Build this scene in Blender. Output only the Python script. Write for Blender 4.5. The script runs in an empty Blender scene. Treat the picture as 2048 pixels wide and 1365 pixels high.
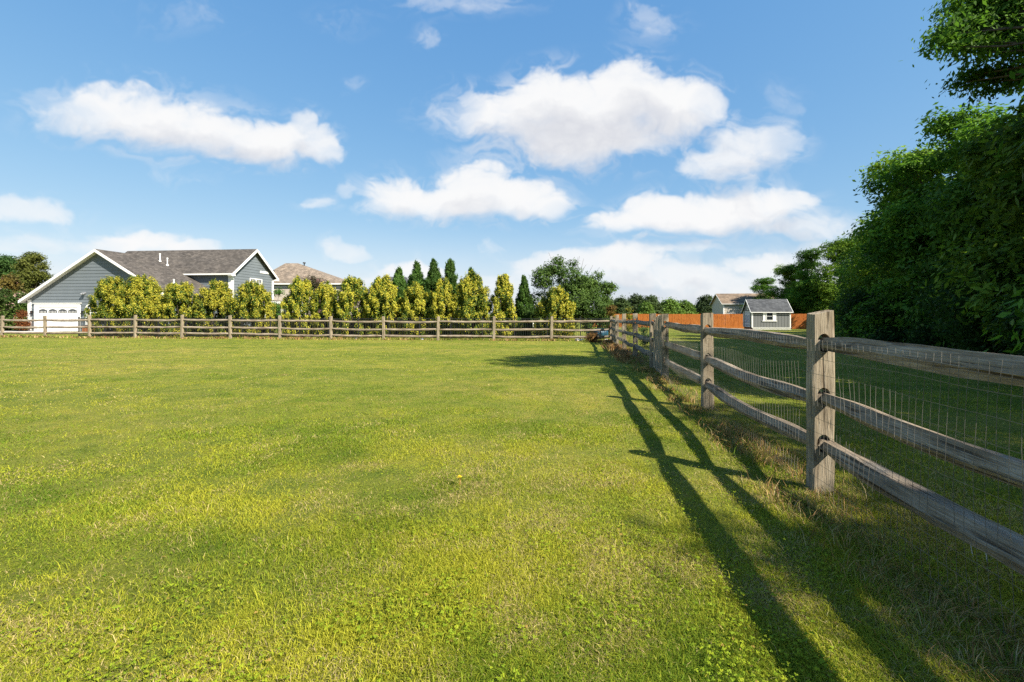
import bpy, bmesh, math, random
import numpy as np
from mathutils import Vector, Matrix, noise as mnoise

random.seed(7)
scene = bpy.context.scene
COL = scene.collection
R = math.radians
EYE = 1.25
F = 910.0

# ------------------------------------------------------------------ helpers
def P(px, py, Y):
    """point seen at a photograph position, at depth Y metres"""
    return Vector(((px - 1024) * Y / F, Y, EYE + (628 - py) * Y / F))

def smooth(a, b, x):
    t = np.clip((np.asarray(x, float) - a) / (b - a), 0, 1)
    return t * t * (3 - 2 * t)

_tabs = {}
def vnoise(x, y, seed=0):
    if seed not in _tabs:
        _tabs[seed] = np.random.default_rng(seed + 1000).random((256, 256))
    T = _tabs[seed]
    x = np.asarray(x, float); y = np.asarray(y, float)
    xi = np.floor(x).astype(np.int64); yi = np.floor(y).astype(np.int64)
    fx = x - xi; fy = y - yi
    fx = fx * fx * (3 - 2 * fx); fy = fy * fy * (3 - 2 * fy)
    x0 = xi & 255; x1 = (xi + 1) & 255; y0 = yi & 255; y1 = (yi + 1) & 255
    return (T[x0, y0] * (1 - fx) + T[x1, y0] * fx) * (1 - fy) + (T[x0, y1] * (1 - fx) + T[x1, y1] * fx) * fy

def fbm(x, y, octv=4, seed=0, gain=.5):
    s = 0; a = 1; t = 0
    for o in range(octv):
        s = s + a * vnoise(x * 2 ** o + 17.3 * o, y * 2 ** o - 9.1 * o, seed + o)
        t += a; a *= gain
    return s / t

def g(x, y):
    """height of the ground"""
    x = np.asarray(x, float); y = np.asarray(y, float)
    z = -.15 * smooth(4, 22, y) - .45 * smooth(22, 60, y)
    near = 1 - smooth(30, 60, np.hypot(x, y))
    return z + near * ((fbm(x / 2.2, y / 2.2, 3, 5) - .5) * .07)

def gz(x, y):
    return float(g(x, y))

def tag(o, label=None, cat=None, group=None, kind=None):
    if label: o['label'] = label
    if cat: o['category'] = cat
    if group: o['group'] = group
    if kind: o['kind'] = kind
    return o

def empty(name, loc, rz=0):
    o = bpy.data.objects.new(name, None); COL.objects.link(o)
    o.location = loc; o.rotation_euler = (0, 0, rz); o.empty_display_size = .2
    return o

def link(name, me, mat, parent=None, loc=None, rot=None):
    o = bpy.data.objects.new(name, me); COL.objects.link(o)
    if mat is not None:
        me.materials.clear()
        for m in (mat if isinstance(mat, (list, tuple)) else [mat]): me.materials.append(m)
    if parent is not None: o.parent = parent
    if loc is not None: o.location = loc
    if rot is not None: o.rotation_euler = rot
    return o

def copy_tree(o, parent=None):
    c = o.copy(); COL.objects.link(c)
    if parent is not None: c.parent = parent
    for ch in list(o.children): copy_tree(ch, c)
    return c

class MB:
    def __init__(s): s.v = []; s.f = []
    def add(s, vs, fs):
        n = len(s.v); s.v += [tuple(p) for p in vs]; s.f += [tuple(n + i for i in q) for q in fs]
    def box(s, x0, x1, y0, y1, z0, z1):
        s.add([(x0,y0,z0),(x1,y0,z0),(x1,y1,z0),(x0,y1,z0),(x0,y0,z1),(x1,y0,z1),(x1,y1,z1),(x0,y1,z1)],
              [(3,2,1,0),(4,5,6,7),(0,1,5,4),(1,2,6,5),(2,3,7,6),(3,0,4,7)])
    def slab(s, pts, t):
        """a flat polygon with thickness t below it along its normal"""
        pts = [Vector(p) for p in pts]
        n = Vector((0, 0, 0))
        for i in range(len(pts)):
            n += (pts[i] - pts[0]).cross(pts[(i + 1) % len(pts)] - pts[0])
        n.normalize(); k = len(pts)
        low = [p - n * t for p in pts]
        s.add(pts + low, [tuple(range(k)), tuple(range(2 * k - 1, k - 1, -1))] +
              [(i, k + i, k + (i + 1) % k, (i + 1) % k) for i in range(k)])
    def beam(s, a, b, w, h):
        """bar from a to b, w wide sideways, h high"""
        a = Vector(a); b = Vector(b); d = (b - a).normalized()
        side = d.cross(Vector((0, 0, 1)))
        if side.length < .01: side = Vector((1, 0, 0))
        side.normalize(); up = side.cross(d)
        vs = []
        for p in (a, b):
            for i, j in ((-1,-1),(1,-1),(1,1),(-1,1)):
                vs.append(p + side * (i * w / 2) + up * (j * h / 2))
        s.add(vs, [(0,1,2,3),(7,6,5,4),(0,4,5,1),(1,5,6,2),(2,6,7,3),(3,7,4,0)])
    def tube(s, pts, radii, n=6):
        pts = [Vector(p) for p in pts]
        rings = []
        for i, p in enumerate(pts):
            d = (pts[min(i + 1, len(pts) - 1)] - pts[max(i - 1, 0)]).normalized()
            ref = Vector((0, 0, 1)) if abs(d.z) < .9 else Vector((1, 0, 0))
            a = d.cross(ref).normalized(); b = d.cross(a)
            rings.append([p + (a * math.cos(2 * math.pi * k / n) + b * math.sin(2 * math.pi * k / n)) * radii[i] for k in range(n)])
        vs = [q for r in rings for q in r]; fs = []
        for i in range(len(pts) - 1):
            for k in range(n):
                fs.append((i * n + k, i * n + (k + 1) % n, (i + 1) * n + (k + 1) % n, (i + 1) * n + k))
        fs.append(tuple(range(n - 1, -1, -1))); fs.append(tuple((len(pts) - 1) * n + k for k in range(n)))
        s.add(vs, fs)
    def mesh(s, name, smooth_=False):
        me = bpy.data.meshes.new(name); me.from_pydata(s.v, [], s.f); me.validate(); me.update()
        bm = bmesh.new(); bm.from_mesh(me); bmesh.ops.recalc_face_normals(bm, faces=bm.faces); bm.to_mesh(me); bm.free()
        if smooth_: me.polygons.foreach_set('use_smooth', [True] * len(me.polygons))
        return me
    def build(s, name, mat, parent=None, loc=None, rot=None, smooth_=False):
        return link(name, s.mesh(name, smooth_), mat, parent, loc, rot)

def np_mesh(name, verts, faces, cols=None):
    """faces: list of (m,k) index arrays; cols: per-vertex rgb"""
    me = bpy.data.meshes.new(name)
    me.vertices.add(len(verts)); me.vertices.foreach_set('co', np.ascontiguousarray(verts, np.float32).ravel())
    loops = np.concatenate([f.ravel() for f in faces]).astype(np.int32)
    tot = np.concatenate([np.full(len(f), f.shape[1]) for f in faces]).astype(np.int32)
    st = np.concatenate([[0], np.cumsum(tot)[:-1]]).astype(np.int32)
    me.loops.add(len(loops)); me.loops.foreach_set('vertex_index', loops)
    me.polygons.add(len(tot)); me.polygons.foreach_set('loop_start', st); me.polygons.foreach_set('loop_total', tot)
    me.update(calc_edges=True)
    if cols is not None:
        a = me.color_attributes.new('Col', 'FLOAT_COLOR', 'POINT')
        c = np.ones((len(verts), 4), np.float32); c[:, :3] = cols
        a.data.foreach_set('color', c.ravel())
    return me

def unit(a):
    return a / np.maximum(np.linalg.norm(a, axis=-1, keepdims=True), 1e-9)

def leaf_mesh(name, pos, nrm, along, length, width, cols):
    """one diamond leaf per row"""
    nrm = unit(nrm); along = unit(along - nrm * np.sum(along * nrm, -1, keepdims=True)); side = np.cross(nrm, along)
    L = length[:, None]; W = width[:, None]
    a = pos - along * L * .5
    b = pos + side * W * .5 - nrm * W * .12 - along * L * .08
    c = pos + along * L * .5 - nrm * L * .1
    d = pos - side * W * .5 - nrm * W * .12 - along * L * .08
    v = np.stack([a, b, c, d], 1).reshape(-1, 3)
    f = np.arange(len(pos) * 4).reshape(-1, 4)
    return np_mesh(name, v, [f], np.repeat(cols, 4, 0))

# ------------------------------------------------------------------ materials
def new_mat(name):
    m = bpy.data.materials.new(name); m.use_nodes = True
    nt = m.node_tree; nt.nodes.clear()
    return m, nt
def N(nt, t, **kw):
    n = nt.nodes.new(t)
    for k, v in kw.items():
        if k in n.inputs.keys() if isinstance(k, str) else False: n.inputs[k].default_value = v
        else: setattr(n, k, v)
    return n
def ramp(nt, stops):
    n = nt.nodes.new('ShaderNodeValToRGB'); e = n.color_ramp.elements
    while len(e) < len(stops): e.new(.5)
    for i, (p, c) in enumerate(stops): e[i].position = p; e[i].color = (*c, 1)
    return n
def out(nt, sh):
    o = nt.nodes.new('ShaderNodeOutputMaterial'); nt.links.new(sh, o.inputs['Surface'])

def plain(name, c, rough=.6, var=.12, scale=3., metal=0., spec=.4, bump=0., bscale=40.):
    """a paint or metal with slight mottling"""
    m, nt = new_mat(name); L = nt.links.new
    tc = N(nt, 'ShaderNodeTexCoord'); no = N(nt, 'ShaderNodeTexNoise'); no.inputs['Scale'].default_value = scale; no.inputs['Detail'].default_value = 6
    L(tc.outputs['Object'], no.inputs['Vector'])
    lo = tuple(x * (1 - var) for x in c); hi = tuple(min(1, x * (1 + var)) for x in c)
    r = ramp(nt, [(.3, lo), (.7, hi)]); L(no.outputs['Fac'], r.inputs['Fac'])
    b = N(nt, 'ShaderNodeBsdfPrincipled'); L(r.outputs['Color'], b.inputs['Base Color'])
    b.inputs['Roughness'].default_value = rough; b.inputs['Metallic'].default_value = metal; b.inputs['Specular IOR Level'].default_value = spec
    if bump:
        n2 = N(nt, 'ShaderNodeTexNoise'); n2.inputs['Scale'].default_value = bscale; n2.inputs['Detail'].default_value = 5
        L(tc.outputs['Object'], n2.inputs['Vector'])
        bp = N(nt, 'ShaderNodeBump'); bp.inputs['Strength'].default_value = bump; bp.inputs['Distance'].default_value = .02
        L(n2.outputs['Fac'], bp.inputs['Height']); L(bp.outputs['Normal'], b.inputs['Normal'])
    out(nt, b.outputs['BSDF'])
    return m

def veg(name, trans=.35, gain=1., rough=.55, spec=.25):
    """leaf or blade; its own colour comes from the mesh"""
    m, nt = new_mat(name); L = nt.links.new
    at = N(nt, 'ShaderNodeAttribute'); at.attribute_name = 'Col'
    oi = N(nt, 'ShaderNodeObjectInfo')
    mr = N(nt, 'ShaderNodeMapRange'); mr.inputs['To Min'].default_value = .85 * gain; mr.inputs['To Max'].default_value = 1.12 * gain
    L(oi.outputs['Random'], mr.inputs['Value'])
    vm = N(nt, 'ShaderNodeVectorMath', operation='SCALE'); L(at.outputs['Color'], vm.inputs[0]); L(mr.outputs['Result'], vm.inputs['Scale'])
    b = N(nt, 'ShaderNodeBsdfPrincipled'); L(vm.outputs['Vector'], b.inputs['Base Color'])
    b.inputs['Roughness'].default_value = rough; b.inputs['Specular IOR Level'].default_value = spec
    t = N(nt, 'ShaderNodeBsdfTranslucent')
    v2 = N(nt, 'ShaderNodeVectorMath', operation='MULTIPLY'); v2.inputs[1].default_value = (1.15, 1.2, .7)
    L(vm.outputs['Vector'], v2.inputs[0]); L(v2.outputs['Vector'], t.inputs['Color'])
    mx = N(nt, 'ShaderNodeMixShader'); mx.inputs['Fac'].default_value = trans
    L(b.outputs['BSDF'], mx.inputs[1]); L(t.outputs['BSDF'], mx.inputs[2]); out(nt, mx.outputs['Shader'])
    return m

def wood(name, axis, c0, c1, c2, grain=1.):
    """weathered timber, grain along one local axis"""
    m, nt = new_mat(name); L = nt.links.new
    tc = N(nt, 'ShaderNodeTexCoord'); oi = N(nt, 'ShaderNodeObjectInfo')
    off = N(nt, 'ShaderNodeVectorMath', operation='SCALE'); off.inputs[0].default_value = (13.1, 7.7, 5.3); L(oi.outputs['Random'], off.inputs['Scale'])
    ad = N(nt, 'ShaderNodeVectorMath', operation='ADD'); L(tc.outputs['Object'], ad.inputs[0]); L(off.outputs['Vector'], ad.inputs[1])
    def nz(scale, stretch, detail=8, rough=.6, dist=0.):
        mp = N(nt, 'ShaderNodeMapping'); s = [scale] * 3; s[axis] = scale / stretch; mp.inputs['Scale'].default_value = s
        L(ad.outputs['Vector'], mp.inputs['Vector'])
        n = N(nt, 'ShaderNodeTexNoise'); n.inputs['Scale'].default_value = 1; n.inputs['Detail'].default_value = detail; n.inputs['Roughness'].default_value = rough
        n.inputs['Distortion'].default_value = dist
        L(mp.outputs['Vector'], n.inputs['Vector']); return n
    fine = nz(150, 26, 6, .65, .3); broad = nz(9, 4, 6, .6); crack = nz(46, 30, 3, .5, .6)
    r1 = ramp(nt, [(.33, c0), (.5, c1), (.66, c2)])
    mixf = N(nt, 'ShaderNodeMath', operation='MULTIPLY_ADD'); mixf.inputs[1].default_value = .55
    sc = N(nt, 'ShaderNodeMath', operation='MULTIPLY'); sc.inputs[1].default_value = .45
    L(broad.outputs['Fac'], sc.inputs[0]); L(fine.outputs['Fac'], mixf.inputs[0]); L(sc.outputs['Value'], mixf.inputs[2]); L(mixf.outputs['Value'], r1.inputs['Fac'])
    r2 = ramp(nt, [(.35, (.13, .1, .075)), (.43, (1, 1, 1))]); L(crack.outputs['Fac'], r2.inputs['Fac'])
    mul = N(nt, 'ShaderNodeMix', data_type='RGBA', blend_type='MULTIPLY'); mul.inputs[0].default_value = .75
    L(r1.outputs['Color'], mul.inputs[6]); L(r2.outputs['Color'], mul.inputs[7])
    # knots and water stains
    st = nz(5, 2.2, 3, .5); r3 = ramp(nt, [(.28, (.45, .36, .28)), (.42, (1, 1, 1))]); L(st.outputs['Fac'], r3.inputs['Fac'])
    mul2 = N(nt, 'ShaderNodeMix', data_type='RGBA', blend_type='MULTIPLY'); mul2.inputs[0].default_value = .7
    L(mul.outputs[2], mul2.inputs[6]); L(r3.outputs['Color'], mul2.inputs[7])
    b = N(nt, 'ShaderNodeBsdfPrincipled'); L(mul2.outputs[2], b.inputs['Base Color']); b.inputs['Roughness'].default_value = .85; b.inputs['Specular IOR Level'].default_value = .2
    hm = N(nt, 'ShaderNodeMath', operation='ADD'); L(fine.outputs['Fac'], hm.inputs[0]); L(r2.outputs['Color'], hm.inputs[1])
    bp = N(nt, 'ShaderNodeBump'); bp.inputs['Strength'].default_value = .7 * grain; bp.inputs['Distance'].default_value = .006
    L(hm.outputs['Value'], bp.inputs['Height']); L(bp.outputs['Normal'], b.inputs['Normal'])
    out(nt, b.outputs['BSDF']); return m

def shingles(name, c, course=.14):
    m, nt = new_mat(name); L = nt.links.new
    tc = N(nt, 'ShaderNodeTexCoord')
    br = N(nt, 'ShaderNodeTexBrick'); br.inputs['Scale'].default_value = 1; br.inputs['Mortar Size'].default_value = .012
    br.inputs['Brick Width'].default_value = .33; br.inputs['Row Height'].default_value = course; br.offset = .37
    br.inputs['Color1'].default_value = (*[x * .72 for x in c], 1); br.inputs['Color2'].default_value = (*[x * 1.3 for x in c], 1); br.inputs['Mortar'].default_value = (*[x * .55 for x in c], 1)
    # rows follow height: use (u, z)
    sp = N(nt, 'ShaderNodeSeparateXYZ'); cb = N(nt, 'ShaderNodeCombineXYZ'); ad = N(nt, 'ShaderNodeMath', operation='ADD')
    L(tc.outputs['Object'], sp.inputs[0]); L(sp.outputs['X'], ad.inputs[0]); L(sp.outputs['Y'], ad.inputs[1]); L(ad.outputs['Value'], cb.inputs['X']); L(sp.outputs['Z'], cb.inputs['Y'])
    L(cb.outputs['Vector'], br.inputs['Vector'])
    no = N(nt, 'ShaderNodeTexNoise'); no.inputs['Scale'].default_value = 1.1; no.inputs['Detail'].default_value = 8; L(tc.outputs['Object'], no.inputs['Vector'])
    r = ramp(nt, [(.3, (.72, .72, .72)), (.7, (1.2, 1.17, 1.12))]); L(no.outputs['Fac'], r.inputs['Fac'])
    mul = N(nt, 'ShaderNodeMix', data_type='RGBA', blend_type='MULTIPLY'); mul.inputs[0].default_value = 1
    L(br.outputs['Color'], mul.inputs[6]); L(r.outputs['Color'], mul.inputs[7])
    b = N(nt, 'ShaderNodeBsdfPrincipled'); L(mul.outputs[2], b.inputs['Base Color']); b.inputs['Roughness'].default_value = .9; b.inputs['Specular IOR Level'].default_value = .15
    out(nt, b.outputs['BSDF']); return m

def glass_mat(name, c=(.02, .025, .03)):
    m, nt = new_mat(name); b = N(nt, 'ShaderNodeBsdfPrincipled'); b.inputs['Base Color'].default_value = (*c, 1); b.inputs['Roughness'].default_value = .06
    b.inputs['Specular IOR Level'].default_value = .6
    tc = N(nt, 'ShaderNodeTexCoord'); no = N(nt, 'ShaderNodeTexNoise'); no.inputs['Scale'].default_value = 1.5; nt.links.new(tc.outputs['Object'], no.inputs['Vector'])
    bp = N(nt, 'ShaderNodeBump'); bp.inputs['Strength'].default_value = .05; nt.links.new(no.outputs['Fac'], bp.inputs['Height']); nt.links.new(bp.outputs['Normal'], b.inputs['Normal'])
    out(nt, b.outputs['BSDF']); return m

def ground_mat():
    m, nt = new_mat('lawn_soil'); L = nt.links.new
    ge = N(nt, 'ShaderNodeNewGeometry')
    def nz(scale, detail=6, rough=.6, st=(1, 1, 1)):
        mp = N(nt, 'ShaderNodeMapping'); mp.inputs['Scale'].default_value = st; L(ge.outputs['Position'], mp.inputs['Vector'])
        n = N(nt, 'ShaderNodeTexNoise'); n.inputs['Scale'].default_value = scale; n.inputs['Detail'].default_value = detail; n.inputs['Roughness'].default_value = rough
        L(mp.outputs['Vector'], n.inputs['Vector']); return n
    big = nz(.22, 6, .62, (.55, 1, 1)); mid = nz(2.3, 7, .65); fin = nz(60, 6, .8)
    r1 = ramp(nt, [(.32, (.10, .135, .018)), (.5, (.17, .185, .03)), (.68, (.23, .205, .05))]); L(big.outputs['Fac'], r1.inputs['Fac'])
    r2 = ramp(nt, [(.3, (.55, .7, .5)), (.5, (1, 1, 1)), (.7, (1.35, 1.2, 1.0))]); L(mid.outputs['Fac'], r2.inputs['Fac'])
    r3 = ramp(nt, [(.36, (.3, .36, .3)), (.62, (1.5, 1.42, 1.35))]); L(fin.outputs['Fac'], r3.inputs['Fac'])
    a = N(nt, 'ShaderNodeMix', data_type='RGBA', blend_type='MULTIPLY'); a.inputs[0].default_value = 1; L(r1.outputs['Color'], a.inputs[6]); L(r2.outputs['Color'], a.inputs[7])
    b2 = N(nt, 'ShaderNodeMix', data_type='RGBA', blend_type='MULTIPLY'); b2.inputs[0].default_value = .8; L(a.outputs[2], b2.inputs[6]); L(r3.outputs['Color'], b2.inputs[7])
    # bare red clay spots
    cl = nz(.9, 5, .6); rc = ramp(nt, [(.68, (0, 0, 0)), (.78, (1, 1, 1))]); L(cl.outputs['Fac'], rc.inputs['Fac'])
    c = N(nt, 'ShaderNodeMix', data_type='RGBA'); c.inputs[7].default_value = (.24, .12, .06, 1); L(rc.outputs['Color'], c.inputs[0]); L(b2.outputs[2], c.inputs[6])
    bs = N(nt, 'ShaderNodeBsdfPrincipled'); L(c.outputs[2], bs.inputs['Base Color']); bs.inputs['Roughness'].default_value = .95; bs.inputs['Specular IOR Level'].default_value = .1
    bp = N(nt, 'ShaderNodeBump'); bp.inputs['Strength'].default_value = .8; bp.inputs['Distance'].default_value = .03; L(fin.outputs['Fac'], bp.inputs['Height']); L(bp.outputs['Normal'], bs.inputs['Normal'])
    out(nt, bs.outputs['BSDF']); return m

M = dict(
    ground=ground_mat(),
    grass=veg('grass_blades', .35, 1.0, .7, .06), weed=veg('weed_leaves', .3, 1.0, .65, .1), straw=veg('dry_stems', .2, 1.0, .8, .1),
    golden=veg('variegated_leaves', .25), leaf=veg('tree_leaves', .3, 1.0, .6, .12), dark=veg('woodland_leaves', .42, 1.0, .6, .08),
    rail=wood('split_rail_wood', 0, (.10, .074, .05), (.25, .198, .143), (.46, .395, .315), 1.4),
    post=wood('post_wood', 2, (.125, .096, .066), (.295, .24, .165), (.45, .38, .28), 1.3),
    bark=wood('bark', 2, (.05, .04, .03), (.1, .08, .06), (.16, .13, .1)),
    cedar=wood('stained_fence_boards', 2, (.40, .115, .024), (.55, .17, .038), (.64, .22, .055), .5),
    wire=plain('galvanised_wire', (.17, .16, .135), .5, .25, 9, .2),
    black=plain('black_metal', (.02, .02, .022), .45, .2, 4),
    white=plain('white_paint', (.78, .77, .74), .5, .04, 2),
    soffit=plain('soffit_paint', (.7, .69, .65), .6, .05, 2),
    siding=plain('slate_siding', (.13, .15, .167), .65, .07, .8),
    siding2=plain('shed_siding', (.15, .155, .155), .7, .07, 1.2),
    tan=plain('tan_siding', (.47, .42, .35), .7, .05, 1.),
    brick=plain('pale_brick', (.42, .36, .31), .8, .2, 9, bump=.3),
    greywall=plain('grey_wall', (.22, .23, .25), .8, .08, 2),
    roof=shingles('house_shingles', (.092, .082, .074)),
    roof_brown=shingles('brown_shingles', (.21, .17, .135)), roof_grey=shingles('grey_shingles', (.075, .08, .088), .12), roof_tan=shingles('tan_shingles', (.2, .15, .11)),
    glass=glass_mat('window_glass'), bluedoor=plain('blue_door_paint', (.16, .22, .34), .5, .05, 2),
    concrete=plain('concrete', (.5, .47, .43), .85, .12, 1.2, bump=.2),
    teal=plain('teal_plastic', (.012, .06, .1), .4, .1, 3), teal_light=plain('pale_teal_plastic', (.08, .22, .23), .4, .1, 3),
    stone=plain('pale_stone', (.55, .52, .48), .8, .2, 12, bump=.4), terracotta=plain('terracotta', (.38, .13, .05), .8, .12, 6),
    yellow=plain('yellow_petals', (.75, .55, .02), .6, .1, 30),
)

# ------------------------------------------------------------------ camera, sun, sky
cam = bpy.data.cameras.new('camera'); co = bpy.data.objects.new('camera', cam); COL.objects.link(co)
co.location = (0, 0, EYE); co.rotation_euler = (R(90), 0, 0)
cam.sensor_width = 36; cam.lens = 36 * F / 2048; cam.shift_y = -(682.5 - 628) / 2048
cam.clip_start = .05; cam.clip_end = 5000
scene.camera = co

SUN_EL = R(42.0); SUN_AZ = math.atan2(1.05, -.87)            # towards the sun, clockwise from +Y
sd = Vector((math.sin(SUN_AZ) * math.cos(SUN_EL), math.cos(SUN_AZ) * math.cos(SUN_EL), math.sin(SUN_EL)))
sl = bpy.data.lights.new('sun', 'SUN'); sl.energy = 5.0; sl.angle = R(.53); sl.color = (1, .93, .8)
so = bpy.data.objects.new('sun', sl); COL.objects.link(so); so.rotation_euler = sd.to_track_quat('Z', 'Y').to_euler(); so.location = (20, -20, 30)

scene.view_settings.view_transform = 'Standard'; scene.view_settings.look = 'None'; scene.view_settings.gamma = 1
scene.view_settings.exposure = EXPO = 1.18
SKY = .10
SKYGRADE = ((.70, .88), (1.26, .55), (2.33, .28))

CLOUDS = [  # centre x, y, radii, weight, one row per puff
 (250,225,135,62,1),(150,235,120,42,.55),(360,250,130,68,1),(470,280,135,58,1),(545,295,95,48,1),(600,245,36,36,.7),(640,285,50,48,.8),(665,310,36,30,.7),(90,195,75,28,.3),(315,160,50,20,.15),(335,345,50,20,.22),(390,370,50,14,.18),
 (1000,235,95,62,1),(1090,190,80,62,1),(1130,235,140,92,1),(1260,180,75,72,1),(1250,240,160,92,1),(1370,220,90,58,1),(1150,290,165,52,.9),(1410,220,55,42,.6),(920,220,90,45,.35),
 (785,385,62,42,.9),(850,410,115,42,1),(945,375,75,62,1),(960,408,125,46,1),(1060,400,80,48,1),(1105,418,38,26,.7),
 (1490,300,95,58,.8),(1420,330,75,36,.7),(1475,350,55,32,.6),(1555,285,45,42,.5),(1560,215,45,48,.22),
 (1230,450,75,30,.9),(1310,425,85,40,.95),(1400,430,125,44,1),(1510,415,105,42,1),(1590,405,65,38,.8),(1450,450,190,32,.8),
 (1310,40,70,40,.42),(870,80,34,26,.4),(1290,10,50,22,.35),(630,408,46,20,.48),(612,402,26,14,.3),(690,380,24,24,.4),(700,165,26,24,.2),
 (695,503,44,17,.62),(672,494,30,17,.5),(720,508,30,12,.35),(60,425,100,28,.7),(300,485,100,30,1),(235,490,65,24,.7),(395,492,60,20,.7),(90,492,170,32,.45),
 (830,538,85,26,.9),(770,550,80,22,.5),(1270,520,85,38,.85),(1100,535,105,30,.7),(1200,530,125,32,.8),(1400,500,75,18,.55),(1530,535,95,26,.75),(1620,520,85,32,.7),
 (1350,562,160,26,.7),(1500,578,180,24,.65),(1380,545,65,20,.7),(1180,555,165,24,.6),(1000,570,130,26,.5),(1640,460,85,32,.55),(990,495,28,16,.4),
 (380,30,110,38,.2),(920,8,150,30,.38),(690,40,70,28,.15),(1720,470,120,40,.4),(1650,560,150,40,.6)]
def cloud_field(U, V):
    f = np.zeros_like(U); wk = np.zeros_like(U); sk = np.full_like(U, 1e-4); veil = np.zeros_like(U)
    for cx, cy, rx, ry, w in CLOUDS:
        dx = (U - cx) / rx; dy = (V - cy) / ry
        dy = np.where(dy > 0, dy * 1.12, dy)
        q = np.clip(1.12 - dx * dx - dy * dy, 0, 2) / 1.12
        f += np.minimum(w + .35, 1) * q ** 1.2; wk += w * q * q; sk += q * q
        veil += w * np.clip(1 - (dx * dx + dy * dy) / 2.6, 0, 1) ** 1.5
    return f, wk / sk, veil
def billow(x, y, octv, seed, gain=.55):
    s_ = 0; a = 1; t = 0
    for o in range(octv):
        s_ = s_ + a * np.abs(2 * vnoise(x * 2 ** o + 3.7 * o, y * 2 ** o + 8.1 * o, seed + o) - 1); t += a; a *= gain
    return s_ / t
def cloud_image():
    W, H = 4096, 2048
    az = (np.arange(W) + .5) / W * 2 * np.pi - np.pi
    el = (np.arange(H) + .5) / H * np.pi - np.pi / 2
    AZ, EL = np.meshgrid(az, el)
    dx = np.cos(AZ) * np.cos(EL); dy = -np.sin(AZ) * np.cos(EL); dz = np.sin(EL)
    rgb = np.zeros((H, W, 4), np.float32)
    ok = (dy > .18) & (dz > -.05)
    x, y, z = dx[ok], dy[ok], dz[ok]
    U = 1024 + F * x / y; V = 628 - F * z / y
    w1 = fbm(U / 100, V / 75, 4, 21) - .5; w2 = fbm(U / 100 + 40, V / 75 + 11, 4, 31) - .5
    Uw = U + w1 * 64; Vw = V + w2 * 46
    big = fbm(U / 70, V / 52, 5, 41, .55) - .5
    (d, cap, veil), (up, _, _), (up2, _, _) = cloud_field(Uw, Vw), cloud_field(Uw, Vw - 34), cloud_field(Uw - 10, Vw - 66)
    puff = billow(U / 26 + w1 * 2, V / 21 + w2 * 2, 5, 51, .6) - .33
    wisp = fbm((U + .5 * V) / 30 + w1 * 5, (V - .2 * U) / 15 + w2 * 5, 5, 57, .62) - .5
    m_ = np.clip(d * 4, 0, 1); top = np.clip(1 - up * 1.5, 0, 1)
    thin = np.clip(1 - cap * 1.25, 0, 1)
    dd = d - thin * .22 + m_ * (big * (.55 + .5 * thin) + puff * (.25 + .45 * top) * (1 - thin) + wisp * (.55 - .2 * top + 1.5 * thin))
    a = 1 - np.exp(-(1.0 + 1.1 * top) * (np.clip(dd - .03, 0, 3) / .68) ** (1.8 - .3 * top))
    a = np.clip(a * np.clip(cap * 1.12, 0, 1) ** 1.3, 0, 1) * .985
    va = .42 * np.clip(veil, 0, 1) * smooth(.42, .74, fbm((U + .6 * V) / 55 + w1 * 4, (V - .25 * U) / 26 + w2 * 4, 6, 63, .6))
    hz = .34 * smooth(430, 625, V) * (.75 + .5 * (big + .5))
    a = 1 - (1 - a) * (1 - va) * (1 - hz)
    shade = np.clip(.44 * np.clip(up, 0, 1.3) + .38 * np.clip(up2, 0, 1.2) - .42 + wisp * .12 + big * .45 - puff * .35, 0, 1)
    low = smooth(330, 560, V)
    rgb[ok, 0] = a; rgb[ok, 1] = shade; rgb[ok, 2] = low; rgb[:, :, 3] = 1
    img = bpy.data.images.new('cloud_cover', W, H, alpha=True, float_buffer=True)
    img.alpha_mode = 'CHANNEL_PACKED'; img.colorspace_settings.name = 'Linear Rec.709'
    img.pixels.foreach_set(rgb.ravel()); img.update(); img.pack()
    return img

world = bpy.data.worlds.new('World'); scene.world = world; world.use_nodes = True
nt = world.node_tree; nt.nodes.clear(); L = nt.links.new
sky = N(nt, 'ShaderNodeTexSky'); sky.sky_type = 'NISHITA'; sky.sun_disc = False; sky.sun_elevation = SUN_EL; sky.sun_rotation = SUN_AZ
sky.altitude = 200; sky.air_density = 1.0; sky.dust_density = .6; sky.ozone_density = 2.2
# clear summer sky: the same sky with its channels graded to the deep blue of the day
ss = N(nt, 'ShaderNodeSeparateColor'); L(sky.outputs['Color'], ss.inputs[0]); hs = N(nt, 'ShaderNodeCombineColor')
for ch, (k, pw) in enumerate(SKYGRADE):
    p_ = N(nt, 'ShaderNodeMath', operation='POWER'); p_.inputs[1].default_value = pw; L(ss.outputs[ch], p_.inputs[0])
    m_ = N(nt, 'ShaderNodeMath', operation='MULTIPLY'); m_.inputs[1].default_value = k; L(p_.outputs[0], m_.inputs[0]); L(m_.outputs[0], hs.inputs[ch])
env = N(nt, 'ShaderNodeTexEnvironment'); env.image = cloud_image(); env.interpolation = 'Cubic'
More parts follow.
